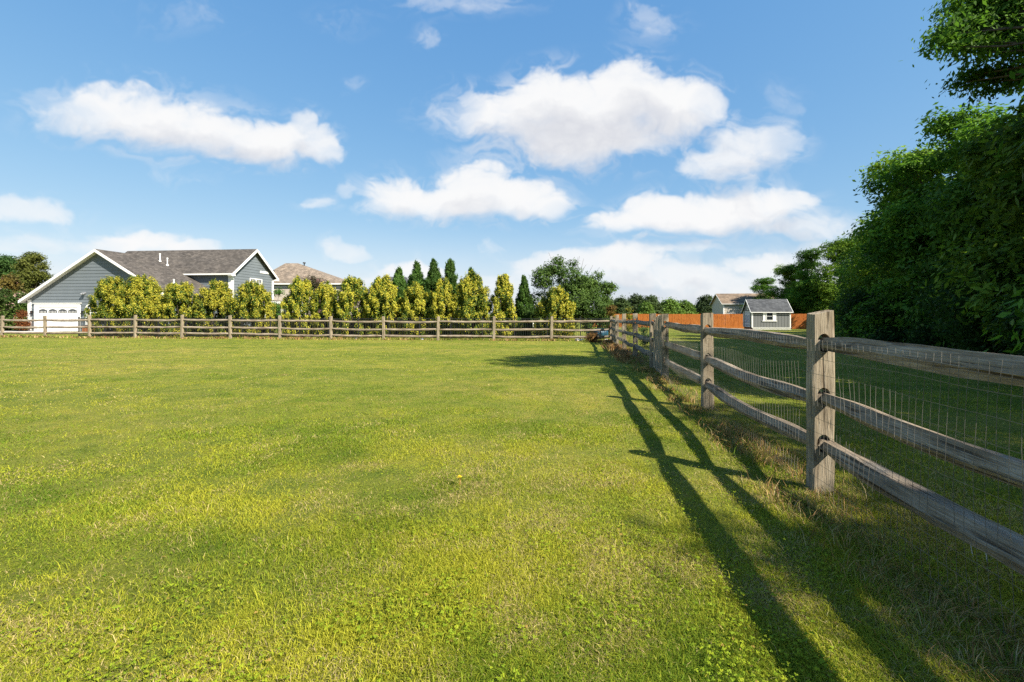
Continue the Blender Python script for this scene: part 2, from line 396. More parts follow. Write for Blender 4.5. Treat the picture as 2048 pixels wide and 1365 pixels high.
# the cover map holds thickness and depth of cloud; its whites and greys are set here
es = N(nt, 'ShaderNodeSeparateColor'); L(env.outputs['Color'], es.inputs[0])
cm = N(nt, 'ShaderNodeMix', data_type='RGBA'); L(es.outputs[1], cm.inputs[0]); cm.inputs[6].default_value = (1, 1, 1, 1); cm.inputs[7].default_value = (.66, .68, .75, 1)
cs = N(nt, 'ShaderNodeVectorMath', operation='SCALE'); cs.inputs['Scale'].default_value = .97 / (SKY * 2 ** EXPO); L(cm.outputs[2], cs.inputs[0])
mx = N(nt, 'ShaderNodeMix', data_type='RGBA'); L(es.outputs[0], mx.inputs[0]); L(hs.outputs['Color'], mx.inputs[6]); L(cs.outputs['Vector'], mx.inputs[7])
bg = N(nt, 'ShaderNodeBackground'); bg.inputs['Strength'].default_value = SKY; L(mx.outputs[2], bg.inputs['Color'])
wo = N(nt, 'ShaderNodeOutputWorld'); L(bg.outputs['Background'], wo.inputs['Surface'])
world.cycles.sampling_method = 'MANUAL'; world.cycles.sample_map_resolution = 512

scene.cycles.use_denoising = False
scene.cycles.max_bounces = 6; scene.cycles.diffuse_bounces = 3; scene.cycles.glossy_bounces = 2; scene.cycles.transmission_bounces = 4
scene.cycles.caustics_reflective = False; scene.cycles.caustics_refractive = False

# ------------------------------------------------------------------ ground
def make_ground():
    xs = np.concatenate([[-3000, -1500, -700, -350, -180, -110, -80], np.arange(-60, 60.1, .6), [80, 110, 180, 350, 700, 1500, 3000]])
    ys = np.concatenate([[-600, -200, -80, -40, -20], np.arange(-10, 70.1, .6), [80, 100, 140, 200, 350, 700, 1500, 4000]])
    X, Y = np.meshgrid(xs, ys); Z = g(X, Y)
    v = np.stack([X, Y, Z], -1).reshape(-1, 3); w = len(xs); h = len(ys)
    i = (np.arange(h - 1)[:, None] * w + np.arange(w - 1)[None]).ravel()
    f = np.stack([i, i + 1, i + 1 + w, i + w], 1)
    me = np_mesh('ground', v, [f]); me.polygons.foreach_set('use_smooth', [True] * len(f))
    return tag(link('ground', me, M['ground']), kind='structure')
make_ground()

def far_line(n):
    return (23.2 * (198 - 117.7 * n) / 910, 23.2 + .369 * n)
def far_y(px):
    """depth of the cross fence at a photograph column"""
    u = px - 1024; n = (198 - u) / (117.7 + .0159 * u)
    return 23.2 + .369 * n
def fence_x(y): return 1.734 + .1434 * y

def fence_dist(x, y):
    """distance left of the long fence"""
    return (fence_x(y) - x) * .99
def cross_dist(x, y):
    """distance in front of the cross fence"""
    n = (5.05 - x) / 3.0
    return (23.2 + .369 * n) - y

# ------------------------------------------------------------------ grass
def lawn_colour(x, y, rng):
    n = len(x)
    big = fbm(x / 9.0, y / 3.4, 4, 61); mid = fbm(x / .8, y / .8, 3, 71); spot = fbm(x / .22, y / .22, 2, 81)
    green = np.array([.15, .225, .020]); lime = np.array([.385, .375, .036]); straw = np.array([.50, .40, .17]); deep = np.array([.04, .105, .008])
    far = smooth(4, 14, np.hypot(x, y)); clump = fbm(x / 1.3, y / .9, 4, 78, .7)
    t = np.clip((big - .5) * 2.4 + (mid - .5) * 1.8 + (clump - .5) * (1. + 2.2 * far) + .5 + rng.normal(0, .3, n), 0, 1)[:, None]
    c = green * (1 - t) + lime * t
    dk = (np.clip((.5 - mid) * 3.2, .05, .7) * rng.random(n))[:, None]; c = c * (1 - dk) + deep * dk
    ps = np.clip(.165 + (spot - .5) * 1.1 + (clump - .52) * (.8 + far) + (big - .5) * .5, .03, .75)
    s = rng.random(n) < ps
    c[s] = straw * (.5 + .7 * rng.random((s.sum(), 1)))
    c *= (.7 + .55 * rng.random((n, 1)))
    return c, s

def make_grass():
    rng = np.random.default_rng(3)
    NB = 1500000
    q = rng.random(NB); r0, r1, k = 1.15, 33.0, .62
    r = (r0 ** -k + q * (r1 ** -k - r0 ** -k)) ** (-1 / k)
    th = rng.uniform(-R(60), R(60), NB)
    x = r * np.sin(th); y = r * np.cos(th)
    thin = fbm(x / .42, y / .42, 4, 91)                 # bare and thin spots
    ok = (rng.random(NB) < np.clip((thin - .26) * 4.5, .3, 1)) & (y < 34)
    x, y, r, thin = x[ok], y[ok], r[ok], thin[ok]; n = len(x)
    edge = fence_dist(x, y)
    strip = np.exp(-((edge - .12) / .3) ** 2)
    tall = 1 + 1.0 * strip * rng.random(n) + .5 * (edge < 0) * rng.random(n)
    c, dry = lawn_colour(x, y, rng)
    h = (.008 + .018 * rng.random(n) ** 1.6) * (1 + .014 * r) * tall * (.75 + .6 * fbm(x / .5, y / .5, 3, 95))
    lean = h * (.4 + 1.3 * rng.random(n))
    flat = dry & (rng.random(n) < .6)                   # dead runners lying over the turf
    lean[flat] = (.018 + .028 * rng.random(flat.sum())) * (1 + .025 * r[flat]); h[flat] *= .7
    hi = rng.random(n) < .02; h[hi] *= 1.9
    wd = np.maximum(.0027, .41 * r / 455) * (.7 + .6 * rng.random(n))
    dr = rng.random(n) < .35 * strip * np.clip((fbm(x / .8, y / .8, 3, 99) - .35) * 4, 0, 1)
    c[dr] = np.array([.38, .26, .12]) * (.6 + .6 * rng.random((dr.sum(), 1)))
    z = g(x, y)
    a = rng.uniform(0, 2 * np.pi, n)
    wa = rng.uniform(0, np.pi, n)
    base = np.stack([x, y, z - .004], 1); side = np.stack([np.cos(wa), np.sin(wa), 0 * wa], 1) * wd[:, None] * .5
    ld = np.stack([np.cos(a), np.sin(a), 0 * a], 1)
    mid = base + ld * (lean * .4)[:, None] + np.array([0, 0, 1]) * (h * .7)[:, None]
    tip = base + ld * lean[:, None] + np.array([0, 0, 1]) * (h * (.75 + .3 * rng.random(n)))[:, None]
    near = r < 6
    i1 = np.where(near)[0]; i2 = np.where(~near)[0]
    v1 = np.stack([base[i1] - side[i1], base[i1] + side[i1], mid[i1] + side[i1] * .8, mid[i1] - side[i1] * .8, tip[i1]], 1).reshape(-1, 3)
    v2 = np.stack([base[i2] - side[i2], base[i2] + side[i2], tip[i2]], 1).reshape(-1, 3)
    b1 = np.arange(len(i1)) * 5; o = len(v1); b2 = o + np.arange(len(i2)) * 3
    quads = np.stack([b1, b1 + 1, b1 + 2, b1 + 3], 1)
    tris = np.concatenate([np.stack([b1 + 3, b1 + 2, b1 + 4], 1), np.stack([b2, b2 + 1, b2 + 2], 1)])
    cols = np.concatenate([np.repeat(c[i1], 5, 0), np.repeat(c[i2], 3, 0)])
    me = np_mesh('grass', np.concatenate([v1, v2]), [quads, tris], cols)
    tag(link('grass', me, M['grass']), 'mown yellow-green lawn grass with straw-coloured patches', 'grass', kind='stuff')

def make_weeds():
    rng = np.random.default_rng(5)
    n = 330000
    q = rng.random(n); r0, r1, k = 1.15, 14.0, .7
    r = (r0 ** -k + q * (r1 ** -k - r0 ** -k)) ** (-1 / k); th = rng.uniform(-R(60), R(60), n)
    x = r * np.sin(th); y = r * np.cos(th)
    patch = fbm(x / .45, y / .45, 5, 111, .62) + .5 * (fbm(x / 2.6, y / 2.6, 2, 117) - .5) + .12 * np.exp(-((fence_dist(x, y) - .9) / .9) ** 2) * (y < 8)
    ok = rng.random(n) < np.clip((patch - .58) * 1.1, .006, .12)
    x, y, r, patch = x[ok], y[ok], r[ok], patch[ok]; n = len(x)
    k = 3                                               # three leaflets to a stalk
    z = g(x, y) + .010 + .026 * rng.random(n) * np.clip((patch - .4) * 5, .3, 1.5)
    s = np.maximum(.005 + .005 * rng.random(n), .46 * r / 455)
    t = rng.random((n, 1)) * .7 + .3 * np.clip((patch[:, None] - .45) * 4, 0, 1)
    c = np.array([.10, .19, .012]) * (1 - t) + np.array([.27, .31, .018]) * t
    red = rng.random(n) < .03; c[red] = np.array([.3, .2, .05])
    a0 = rng.uniform(0, 6.28, n)
    tilt = np.stack([rng.normal(0, .4, n), rng.normal(0, .4, n), np.ones(n)], 1)
    PS, NR, AL = [], [], []
    for j in range(k):
        a = a0 + j * 2.094; d = np.stack([np.cos(a), np.sin(a), .15 + 0 * a], 1)
        PS.append(np.stack([x, y, z], 1) + d * (s * .55)[:, None]); NR.append(tilt + rng.normal(0, .2, (n, 3))); AL.append(d)
    me = leaf_mesh('clover_weeds', np.concatenate(PS), np.concatenate(NR), np.concatenate(AL), np.tile(s, k), np.tile(s * .85, k), np.tile(c, (k, 1)))
    tag(link('clover_weeds', me, M['weed']), 'low yellow-green clover and broadleaf weeds in the lawn', 'weeds', kind='stuff')

def make_dry():
    rng = np.random.default_rng(9)
    xs, ys, hs, cs = [], [], [], []
    def strip(n, fx, fy, h, pal, thr, seed):
        t = rng.random(n); off = rng.normal(.14, .15, n)
        x, y = fx(t, off), fy(t, off)
        k = rng.random(n) < np.clip((fbm(x / .6, y / .6, 3, seed) - thr) * 6, .03, 1)
        x, y = x[k], y[k]; m = len(x)
        xs.append(x); ys.append(y); hs.append(h * (.35 + .9 * rng.random(m)))
        p = np.array(pal)[rng.integers(0, len(pal), m)] * (.6 + .7 * rng.random((m, 1))); cs.append(p)
    tanp = [(.5, .33, .14), (.44, .27, .10), (.4, .23, .09), (.46, .36, .18), (.36, .2, .09), (.24, .26, .06), (.16, .22, .03), (.12, .19, .02)]
    strip(30000, lambda t, o: fence_x(1.1 + 12.8 * t ** 1.25) - o, lambda t, o: 1.1 + 12.8 * t ** 1.25 + o * .1, .09, tanp, .47, 121)
    strip(9000, lambda t, o: fence_x(12 + 11 * t) - o * 1.3, lambda t, o: 12 + 11 * t, .16, [(.34, .19, .08), (.25, .12, .05), (.4, .28, .12)], .44, 125)
    orp = [(.42, .27, .12), (.46, .34, .16), (.34, .18, .08), (.26, .27, .06), (.2, .25, .04)]
    strip(16000, lambda t, o: 6 - 42 * t, lambda t, o: 23.2 + .123 * (5.05 - (6 - 42 * t)) - o * 1.2, .14, orp, .45, 131)
    x = np.concatenate(xs); y = np.concatenate(ys); h = np.concatenate(hs); c = np.concatenate(cs); n = len(x)
    r = np.hypot(x, y); wd = np.maximum(.003, .5 * r / 455) * (.6 + .7 * rng.random(n))
    # tufts bend outward from their clump centre
    cx = np.round(x / .16) * .16; cy = np.round(y / .16) * .16
    dx = x - cx; dy = y - cy; a = np.arctan2(dy, dx) + rng.normal(0, .7, n)
    h = h * (.6 + .8 * fbm(x / .35, y / .35, 2, 141))
    base = np.stack([x * .75 + cx * .25, y * .75 + cy * .25, g(x, y) - .01], 1)
    ld = np.stack([np.cos(a), np.sin(a), 0 * a], 1); lean = h * (.4 + .9 * rng.random(n))
    wa = rng.uniform(0, np.pi, n); side = np.stack([np.cos(wa), np.sin(wa), 0 * wa], 1) * wd[:, None] * .5
    up = np.array([0, 0, 1])
    m1 = base + ld * (lean * .28)[:, None] + up * (h * .62)[:, None]; tp = base + ld * lean[:, None] + up * (h * (.85 + .2 * rng.random(n)))[:, None]
    v = np.stack([base - side, base + side, m1 + side * .8, m1 - side * .8, tp], 1).reshape(-1, 3)
    b = np.arange(n) * 5
    me = np_mesh('dry_grass', v, [np.stack([b, b + 1, b + 2, b + 3], 1), np.stack([b + 3, b + 2, b + 4], 1)], np.repeat(c, 5, 0))
    tag(link('dry_grass', me, M['straw']), 'dry tan and rust-brown grass tufts along the foot of the fences', 'dry grass', kind='stuff')

make_grass(); make_weeds(); make_dry()

# ------------------------------------------------------------------ split rail fences
FD = Vector((.1434, 1, 0)).normalized()            # along the long fence
FROT = math.atan2(FD.y, FD.x)

def rail_mesh(L_, sag, seed, thick=.106, ends=.058):
    """a hewn rail along local X from 0 to L_"""
    rnd = random.Random(seed); n = 26; k = 7
    rot = rnd.uniform(.05, .34); rot2 = rnd.uniform(-1, .2); tw = rnd.uniform(-.35, .35)
    shp = [rnd.uniform(.84, 1.12) for _ in range(k)]
    base = [math.pi / 4 + .18, math.pi * .5, math.pi * .75 - .12, math.pi * 1.02, math.pi * 1.25 + .1, math.pi * 1.62, math.pi * 1.9]
    vs, fs = [], []
    for i in range(n + 1):
        t = i / n; e = min(t, 1 - t) * L_
        w = ends + (thick - ends) * min(1, e / .62) ** .9
        hgt = ends * 1.15 + (thick * 1.12 - ends * 1.15) * min(1, e / .5) ** .8
        off = Vector((0, (mnoise.noise(Vector((seed * 3.1, t * 2.2, 0)))) * .028, -sag * 4 * t * (1 - t) + mnoise.noise(Vector((seed * 1.7, t * 3., 5))) * .014))
        for j in range(k):
            a = base[j]
            rr = shp[j] * (1 + .15 * mnoise.noise(Vector((seed, t * 7, j * 1.3))) + .045 * mnoise.noise(Vector((seed, t * 40, j * 2.3))))
            c, s_ = math.cos(a), math.sin(a)
            q = (abs(c) ** 4 + abs(s_) ** 4) ** .25         # squarish section
            yy, zz = c / q * w / 2 * rr, s_ / q * hgt / 2 * rr; ra = rot + tw * (t - .5) + .5 * (1 - min(1, e / .3)) * rot2
            vs.append((t * L_, off.y + yy * math.cos(ra) - zz * math.sin(ra), off.z + yy * math.sin(ra) + zz * math.cos(ra)))
    for i in range(n):
        for j in range(k):
            fs.append((i * k + j, i * k + (j + 1) % k, (i + 1) * k + (j + 1) % k, (i + 1) * k + j))
    fs.append(tuple(range(k))); fs.append(tuple(n * k + j for j in range(k - 1, -1, -1)))
    m = MB(); m.add(vs, fs); return m.mesh('rail')

def post_mesh(h, wx, wy, seed, holes=(), below=.12):
    rnd = random.Random(seed); n = 14; vs, fs = [], []
    sl1, sl2 = rnd.uniform(-.012, .012), rnd.uniform(-.015, .004)
    prof = [(-1,-.86),(-.86,-1),(.86,-1),(1,-.86),(1,.86),(.86,1),(-.86,1),(-1,.86)]; k = len(prof)
    for i in range(n + 1):
        z = -below + (h + below) * i / n
        for j, (a, b) in enumerate(prof):
            d = .004 * mnoise.noise(Vector((seed * 2.3, z * 4, j * 1.9)))
            taper = 1 - (.03 if i == n else 0)
            zz = z + (sl1 * a + sl2 * b if i == n else 0)
            vs.append((a * (wx / 2 + d) * taper, b * (wy / 2 + d) * taper, zz))
    for i in range(n):
        for j in range(k):
            fs.append((i * k + j, i * k + (j + 1) % k, (i + 1) * k + (j + 1) % k, (i + 1) * k + j))
    fs.append(tuple(range(k - 1, -1, -1))); fs.append(tuple(n * k + j for j in range(k)))
    m = MB(); m.add(vs, fs); me = m.mesh('post')
    if not holes: return me
    cut = MB()
    for z in holes:                                    # oval mortises, wide local Y, through local X
        kk = 14; ring = []
        for sx in (-.3, .3):
            for q in range(kk):
                a = 2 * math.pi * q / kk
                ring.append((sx, .045 * math.cos(a), z + .010 + .066 * math.sin(a)))
        cut.add(ring, [tuple(range(kk - 1, -1, -1)), tuple(range(kk, 2 * kk))] + [(q, (q + 1) % kk, kk + (q + 1) % kk, kk + q) for q in range(kk)])
    a = bpy.data.objects.new('post', me); b = bpy.data.objects.new('post_cut', cut.mesh('post_cut')); COL.objects.link(a); COL.objects.link(b)
    md = a.modifiers.new('b', 'BOOLEAN'); md.object = b; md.operation = 'DIFFERENCE'; md.solver = 'EXACT'
    dg = bpy.context.evaluated_depsgraph_get(); res = bpy.data.meshes.new_from_object(a.evaluated_get(dg))
    bpy.data.objects.remove(a); bpy.data.objects.remove(b)
    return res

post_y = [-2.65, .35, 3.25, 6.06, 9.0, 10.42, 13.6, 16.8, 19.8, 23.2]
post_top = [1.25, 1.25, 1.262, 1.25, 1.245, 1.255, 1.25, 1.25, 1.2, 1.12]
RAILH = (1.035, .655, .325)
lf = empty('split_rail_fence', (fence_x(3.25), 3.25, 0))
tag(lf, 'weathered three-rail wooden fence with wire mesh running away on the right', 'fence')
def rel(p): return Vector(p) - lf.location
def post_pt(i): return Vector((fence_x(post_y[i]), post_y[i], 0))
for i, y in enumerate(post_y):
    p = post_pt(i); z0 = gz(p.x, p.y)
    dz = -.13 * float(smooth(12, 22, y))
    holes = [rh + dz - z0 for rh in RAILH]
    me = post_mesh(post_top[i] - z0, .105, .142, 40 + i, holes)
    q = rel((p.x, p.y, z0)); link('post', me, M['post'], lf, q, (R(random.uniform(-.5, .5)), R(random.uniform(-.5, .5)), FROT))
sags = {(1,0):.01,(1,1):.035,(1,2):.035,(2,0):.0,(2,1):.04,(2,2):.045,(3,0):.015,(3,1):.01,(3,2):.03,(0,0):.01,(0,1):.02,(0,2):.02,
        (5,0):.03,(5,1):.05,(5,2):.06,(6,0):.04,(6,1):.03,(6,2):.05,(7,0):.01,(7,1):.02,(7,2):.02,(8,0):.01,(8,1):.02,(8,2):.02}
for i in range(len(post_y) - 1):
    if i == 4: continue                                # the gate opening
    a, b = post_pt(i), post_pt(i + 1)
    for k, rh in enumerate(RAILH):
        d0 = -.13 * float(smooth(12, 22, post_y[i])); d1 = -.13 * float(smooth(12, 22, post_y[i + 1]))
        side = (.018 if i % 2 else -.018)
        s = Vector((FD.y, -FD.x, 0)) * side
        A = a + s - FD * .05 + Vector((0, 0, rh + d0 + random.uniform(-.012, .012))); B = b + s + FD * .05 + Vector((0, 0, rh + d1 + random.uniform(-.012, .012)))
        d = B - A; me = rail_mesh(d.length, sags.get((i, k), .03), 100 + i * 7 + k)
        link('rail', me, M['rail'], lf, rel(A), (0, -math.asin(d.z / d.length), math.atan2(d.y, d.x)))
# welded wire on the lawn side, one roll per bay
SIDE = Vector((-FD.y, FD.x, 0))
def wire_bay(i):
    m = MB(); a, b = post_pt(i), post_pt(i + 1); Ln = (b - a).length; o = SIDE * .086
    def pt(s, z):
        p = a + FD * s + o
        wob = .012 * math.sin(s * 3.1 + z * 4 + i) + .010 * mnoise.noise(Vector((s * 1.3, z * 2, i * 3.7)))
        return p + SIDE * wob
    hz = [.03 + .1016 * j for j in range(11)]
    s = 0.0; rw = .0011
    while s < Ln:
        zt = hz[-1] + .03 - .02 * random.random(); bend = random.gauss(0, .006); pts = []
        for j in range(8):
            z = hz[0] - .05 + (zt - hz[0] + .05) * j / 7
            p = pt(s + bend * math.sin(j * 1.7 + s), z); z0 = gz(p.x, p.y); pts.append((p.x, p.y, z0 * (1 - z) + z))
        m.tube(pts, [rw] * 8, 3); s += .0508
    for z in hz:
        pts = []
        n = int(Ln / .15)
        for j in range(n + 1):
            s = Ln * j / n; p = pt(s, z); z0 = gz(p.x, p.y); pts.append((p.x, p.y, z0 * (1 - z) + z + .004 * math.sin(s * 7 + z * 20)))
        m.tube(pts, [rw * 1.2] * len(pts), 3)
    me = m.mesh('wire_mesh'); me.transform(Matrix.Translation(-lf.location))
    link('wire_mesh', me, M['wire'], lf)
for i in (0, 1, 2, 3, 5, 6, 7): wire_bay(i)

def picket_gate(y0, y1, label, n, arch, zlow=.04):
    a = Vector((fence_x(y0), y0, 0)); b = Vector((fence_x(y1), y1, 0)); Ln = (b - a).length
    z0 = gz(a.x, a.y)
    r = empty('picket_gate', (a.x, a.y, z0), FROT); tag(r, label, 'gate')
    pit = Ln / n
    for k in range(n):
        x = pit * (k + .5); t = (k + .5) / n
        h = 1.08 + arch * math.sin(math.pi * min(1, t * .95 + .12)) - z0 * .5
        w = pit * .36
        m = MB(); m.add([(x - w, -.012, zlow), (x + w, -.012, zlow), (x + w, -.012, h - .03), (x, -.012, h), (x - w, -.012, h - .03),
                         (x - w, .012, zlow), (x + w, .012, zlow), (x + w, .012, h - .03), (x, .012, h), (x - w, .012, h - .03)],
                        [(0,1,2,3,4), (9,8,7,6,5), (0,5,6,1), (1,6,7,2), (2,7,8,3), (3,8,9,4), (4,9,5,0)])
        m.build('picket', M['post'], r)
    for zz in (.22, .9):
        m = MB(); m.box(.02, Ln - .02, -.055, -.0135, zz - .045, zz + .045); m.build('crossbar', M['post'], r)
    m = MB(); m.beam((.05, -.036, .28), (Ln - .05, -.036, .84), .035, .07); m.build('brace', M['post'], r)
    for z_ in (.19, .86):
        m = MB(); m.box(-.03, .12, .0135, .03, z_, z_ + .06); m.build('hinge', M['black'], r)
picket_gate(9.09, 10.33, 'arched picket gate of narrow weathered boards in the right-hand fence', 7, .17)
picket_gate(20.0, 22.95, 'low weathered picket gate beside the far fence corner', 14, .0)

# the cross fence
cf = empty('split_rail_fence', (*far_line(6), 0)); tag(cf, 'grey-brown three-rail wooden fence crossing behind the lawn, in front of the golden shrubs', 'fence')
ftops = [1.13, 1.12, 1.10, 1.10, 1.10, 1.12, 1.14, 1.16, 1.18, 1.18, 1.16, 1.13, 1.13, 1.13, 1.14, 1.14]
cpost = [post_mesh(1.34, .13, .115, 300 + k) for k in range(4)]
crail = [rail_mesh(3.12, .015 + .02 * (k % 3), 330 + k, .105) for k in range(8)]
crot = math.atan2(.369, -3.0)
for n in range(0, 17):
    x, y = far_line(n); zt = ftops[min(n, 15)]
    if n > 0:
        link('post', cpost[n % 4], M['post'], cf, Vector((x, y, zt - 1.34)) - cf.location, (R(random.uniform(-1, 1)), R(random.uniform(-1.2, 1.2)), crot))
    if n < 16:
        x1, y1 = far_line(n + 1); z1 = ftops[min(n + 1, 15)]
        d = Vector((x1 - x, y1 - y, 0)).normalized()
        for k, rh in enumerate((.26, .68, 1.03)):
            za = zt - rh + random.uniform(-.012, .012); zb = z1 - rh + random.uniform(-.012, .012)
            A = Vector((x, y, za)) - d * .05; D = Vector((x1 - x, y1 - y, zb - za))
            link('rail', crail[(n * 3 + k * 5 + n // 3) % 8], M['rail'], cf, A - cf.location, (0, -math.asin(D.z / D.length), math.atan2(D.y, D.x)))

# black metal fence behind it
def metal_fence():
    A = P(158, 628, far_y(158) + 1.3); B = P(1228, 628, far_y(1228) + 1.6); A.z = B.z = 0
    d = (B - A); Ln = d.length; d.normalize(); r = empty('metal_fence', (A.x, A.y, gz(A.x, A.y)), math.atan2(d.y, d.x))
    tag(r, 'black metal fence with thin upright bars behind the split rail fence', 'fence')
    n = round(Ln / 1.83); w = Ln / n
    pm = MB(); pm.box(-.028, .028, -.028, .028, -.15, 1.22); pm.box(-.036, .036, -.036, .036, 1.22, 1.25); pme = pm.mesh('post')
    m = MB()
    for z in (.12, 1.0, 1.14): m.box(.028, w - .028, -.014, .014, z - .014, z + .014)
    k = int(w / .1)
    for j in range(1, k): x = w * j / k; m.box(x - .0085, x + .0085, -.0085, .0085, .03, 1.15)
    bme = m.mesh('panel')
    for i in range(n + 1):
        p = A + d * (w * i); dz = gz(p.x, p.y) - r.location.z
        link('post', pme, M['black'], r, (w * i, 0, dz))
        if i < n: link('panel', bme, M['black'], r, (w * i, 0, dz))
metal_fence()

# ------------------------------------------------------------------ plants
def limb(m, a, b, r0, r1, rnd, n=5, wob=.08, sides=6):
    a = Vector(a); b = Vector(b); pts = []
    for i in range(n + 1):
        t = i / n; p = a.lerp(b, t)
        if 0 < i < n: p += Vector((rnd.uniform(-1, 1), rnd.uniform(-1, 1), rnd.uniform(-.4, .4))) * wob * (b - a).length * .5
        pts.append(p)
    m.tube(pts, [r0 + (r1 - r0) * i / n for i in range(n + 1)], sides); return pts

def golden_shrub(px, hw, top, dy, greenness, label, seed, pointed=.0):
    Y = far_y(px) + 3.1 + dy; c = P(px, 628, Y); z0 = gz(c.x, c.y)
    W = hw * Y / F; H = EYE + (628 - top) * Y / F - z0
    rng = np.random.default_rng(seed)
    r = empty('golden_shrub', (c.x, c.y, z0)); tag(r, label, 'shrub', 'golden shrubs in the row behind the fence')
    # upright plumes packed round the outline, with hollows between them
    npl = int(40 + 40 * W * H); per = 13; cp = 34; nc = npl * cp
    t = rng.random(npl) ** 1.05; ph = rng.uniform(0, 2 * np.pi, npl)
    prof = np.sin(np.pi * np.clip(.27 + .68 * t, 0, 1)) ** (.6 + pointed)
    rad = W * prof * (.62 + .5 * rng.random(npl)) * np.where(np.arange(npl) % 3 == 0, .5, 1)
    pz = .08 + t * H * .93; ps = (.10 + .10 * rng.random(npl)) * (.6 + .4 * W)
    up_ = rng.random(npl) < .22; pz = pz + up_ * .26 * rng.random(npl) * (1.2 - rad / W); ps = np.where(up_, ps * .62, ps)
    d = unit(rng.normal(0, 1, (nc, 3))); j = np.repeat(np.arange(npl), cp)
    cen = np.stack([rad * np.cos(ph), rad * np.sin(ph) * .9, pz], 1)[j] + d * (ps[j][:, None] * np.array([.9, .9, 2.1])) * (rng.uniform(.3, 1, nc) ** .5)[:, None]
    cen[:, :2] += np.stack([np.cos(ph), np.sin(ph)], 1)[j] * ((cen[:, 2] - pz[j]) * .22)[:, None]
    cen[:, 2] = np.clip(cen[:, 2], .03, None)
    outn = unit(d + .5 * np.stack([np.cos(ph), np.sin(ph), .5 + 0 * ph], 1)[j])
    yl = fbm(ph * 1.2 + seed * 3, t * 3.0 + seed, 3, 7 + seed % 30) + .10 * rng.normal(0, 1, npl)
    is_y = (yl[j] + .2 * (d[:, 2] - .0) + .12 * (np.sum(d[:, :2] * np.stack([np.cos(ph), np.sin(ph)], 1)[j], 1))) > (.50 + .2 * greenness) + .35 * (np.arange(npl) % 3 == 0)[j]
    k = np.repeat(np.arange(nc), per); n = len(k)
    pos = cen[k] + rng.normal(0, 1, (n, 3)) * np.array([.032, .032, .05])
    nr = outn[k] * .8 + rng.normal(0, .55, (n, 3)) + np.array([0, 0, .25]); al = rng.normal(0, .5, (n, 3)) + np.array([0, 0, 1.0]) + outn[k] * .4
    yc = np.array([.56, .47, .05]); yc2 = np.array([.40, .40, .04]); gc = np.array([.12, .19, .02]); gd = np.array([.035, .075, .012])
    u = rng.random((n, 1)); yel = yc * u + yc2 * (1 - u); gr = gc * u + gd * (1 - u)
    my = is_y[k] & (rng.random(n) < .76); mg = (~is_y[k]) & (rng.random(n) < .27)
    col = np.where((my | mg)[:, None], yel, gr) * (.75 + .5 * rng.random((n, 1)))
    s = .055 + .03 * rng.random(n)
    link('foliage', leaf_mesh('foliage', pos, nr, al, s, s * .62, col), M['golden'], r)
    m = MB(); rnd = random.Random(seed)
    for q in range(6):
        a = 6.28 * q / 6; limb(m, (.08 * math.cos(a), .08 * math.sin(a), -.05), (W * .5 * math.cos(a), W * .5 * math.sin(a), H * .7), .03, .008, rnd)
    m.build('stem', M['bark'], r)

GOLD = [
 (228, 37, 558, .2, .75, 'dark-hearted golden shrub beside the arched garage window', 0),
 (282, 44, 557, .0, .18, 'golden shrub with one tall shoot, right of the dark-hearted one', .1),
 (358, 38, 567, .1, .1, 'rounded golden shrub below the garage roof slope', .0),
 (432, 37, 562, .0, .15, 'golden shrub with a pointed tip below the upper gable eave', .15),
 (505, 41, 567, -.1, .1, 'big rounded golden shrub covering the gable window sill', .0),
 (602, 36, 562, .0, .12, 'golden shrub just right of the screened porch', .15),
 (652, 28, 568, .1, .2, 'small golden shrub in front of the pink-flowering bush', .1),
 (706, 37, 556, .0, .75, 'half-green golden shrub left of the small grey gable roof', .1),
 (766, 36, 558, -.1, .35, 'golden shrub in front of the small grey gable roof', .2),
 (830, 34, 572, .0, .3, 'golden shrub below the second pointed evergreen', .25),
 (886, 32, 562, .0, .35, 'golden shrub below the two tallest pointed evergreens', .25),
 (942, 40, 549, -.1, .85, 'mostly dark green golden shrub left of the slim golden column', .2),
 (1006, 26, 549, .0, .12, 'slim columnar golden shrub standing apart', .3),
 (1112, 38, 580, -.5, .45, 'golden shrub growing under the broad green tree', .1),
]
for i, (px, hw, top, dy, gn, lab, pt) in enumerate(GOLD): golden_shrub(px, hw, top, dy, gn, lab, 200 + i * 7, pt)

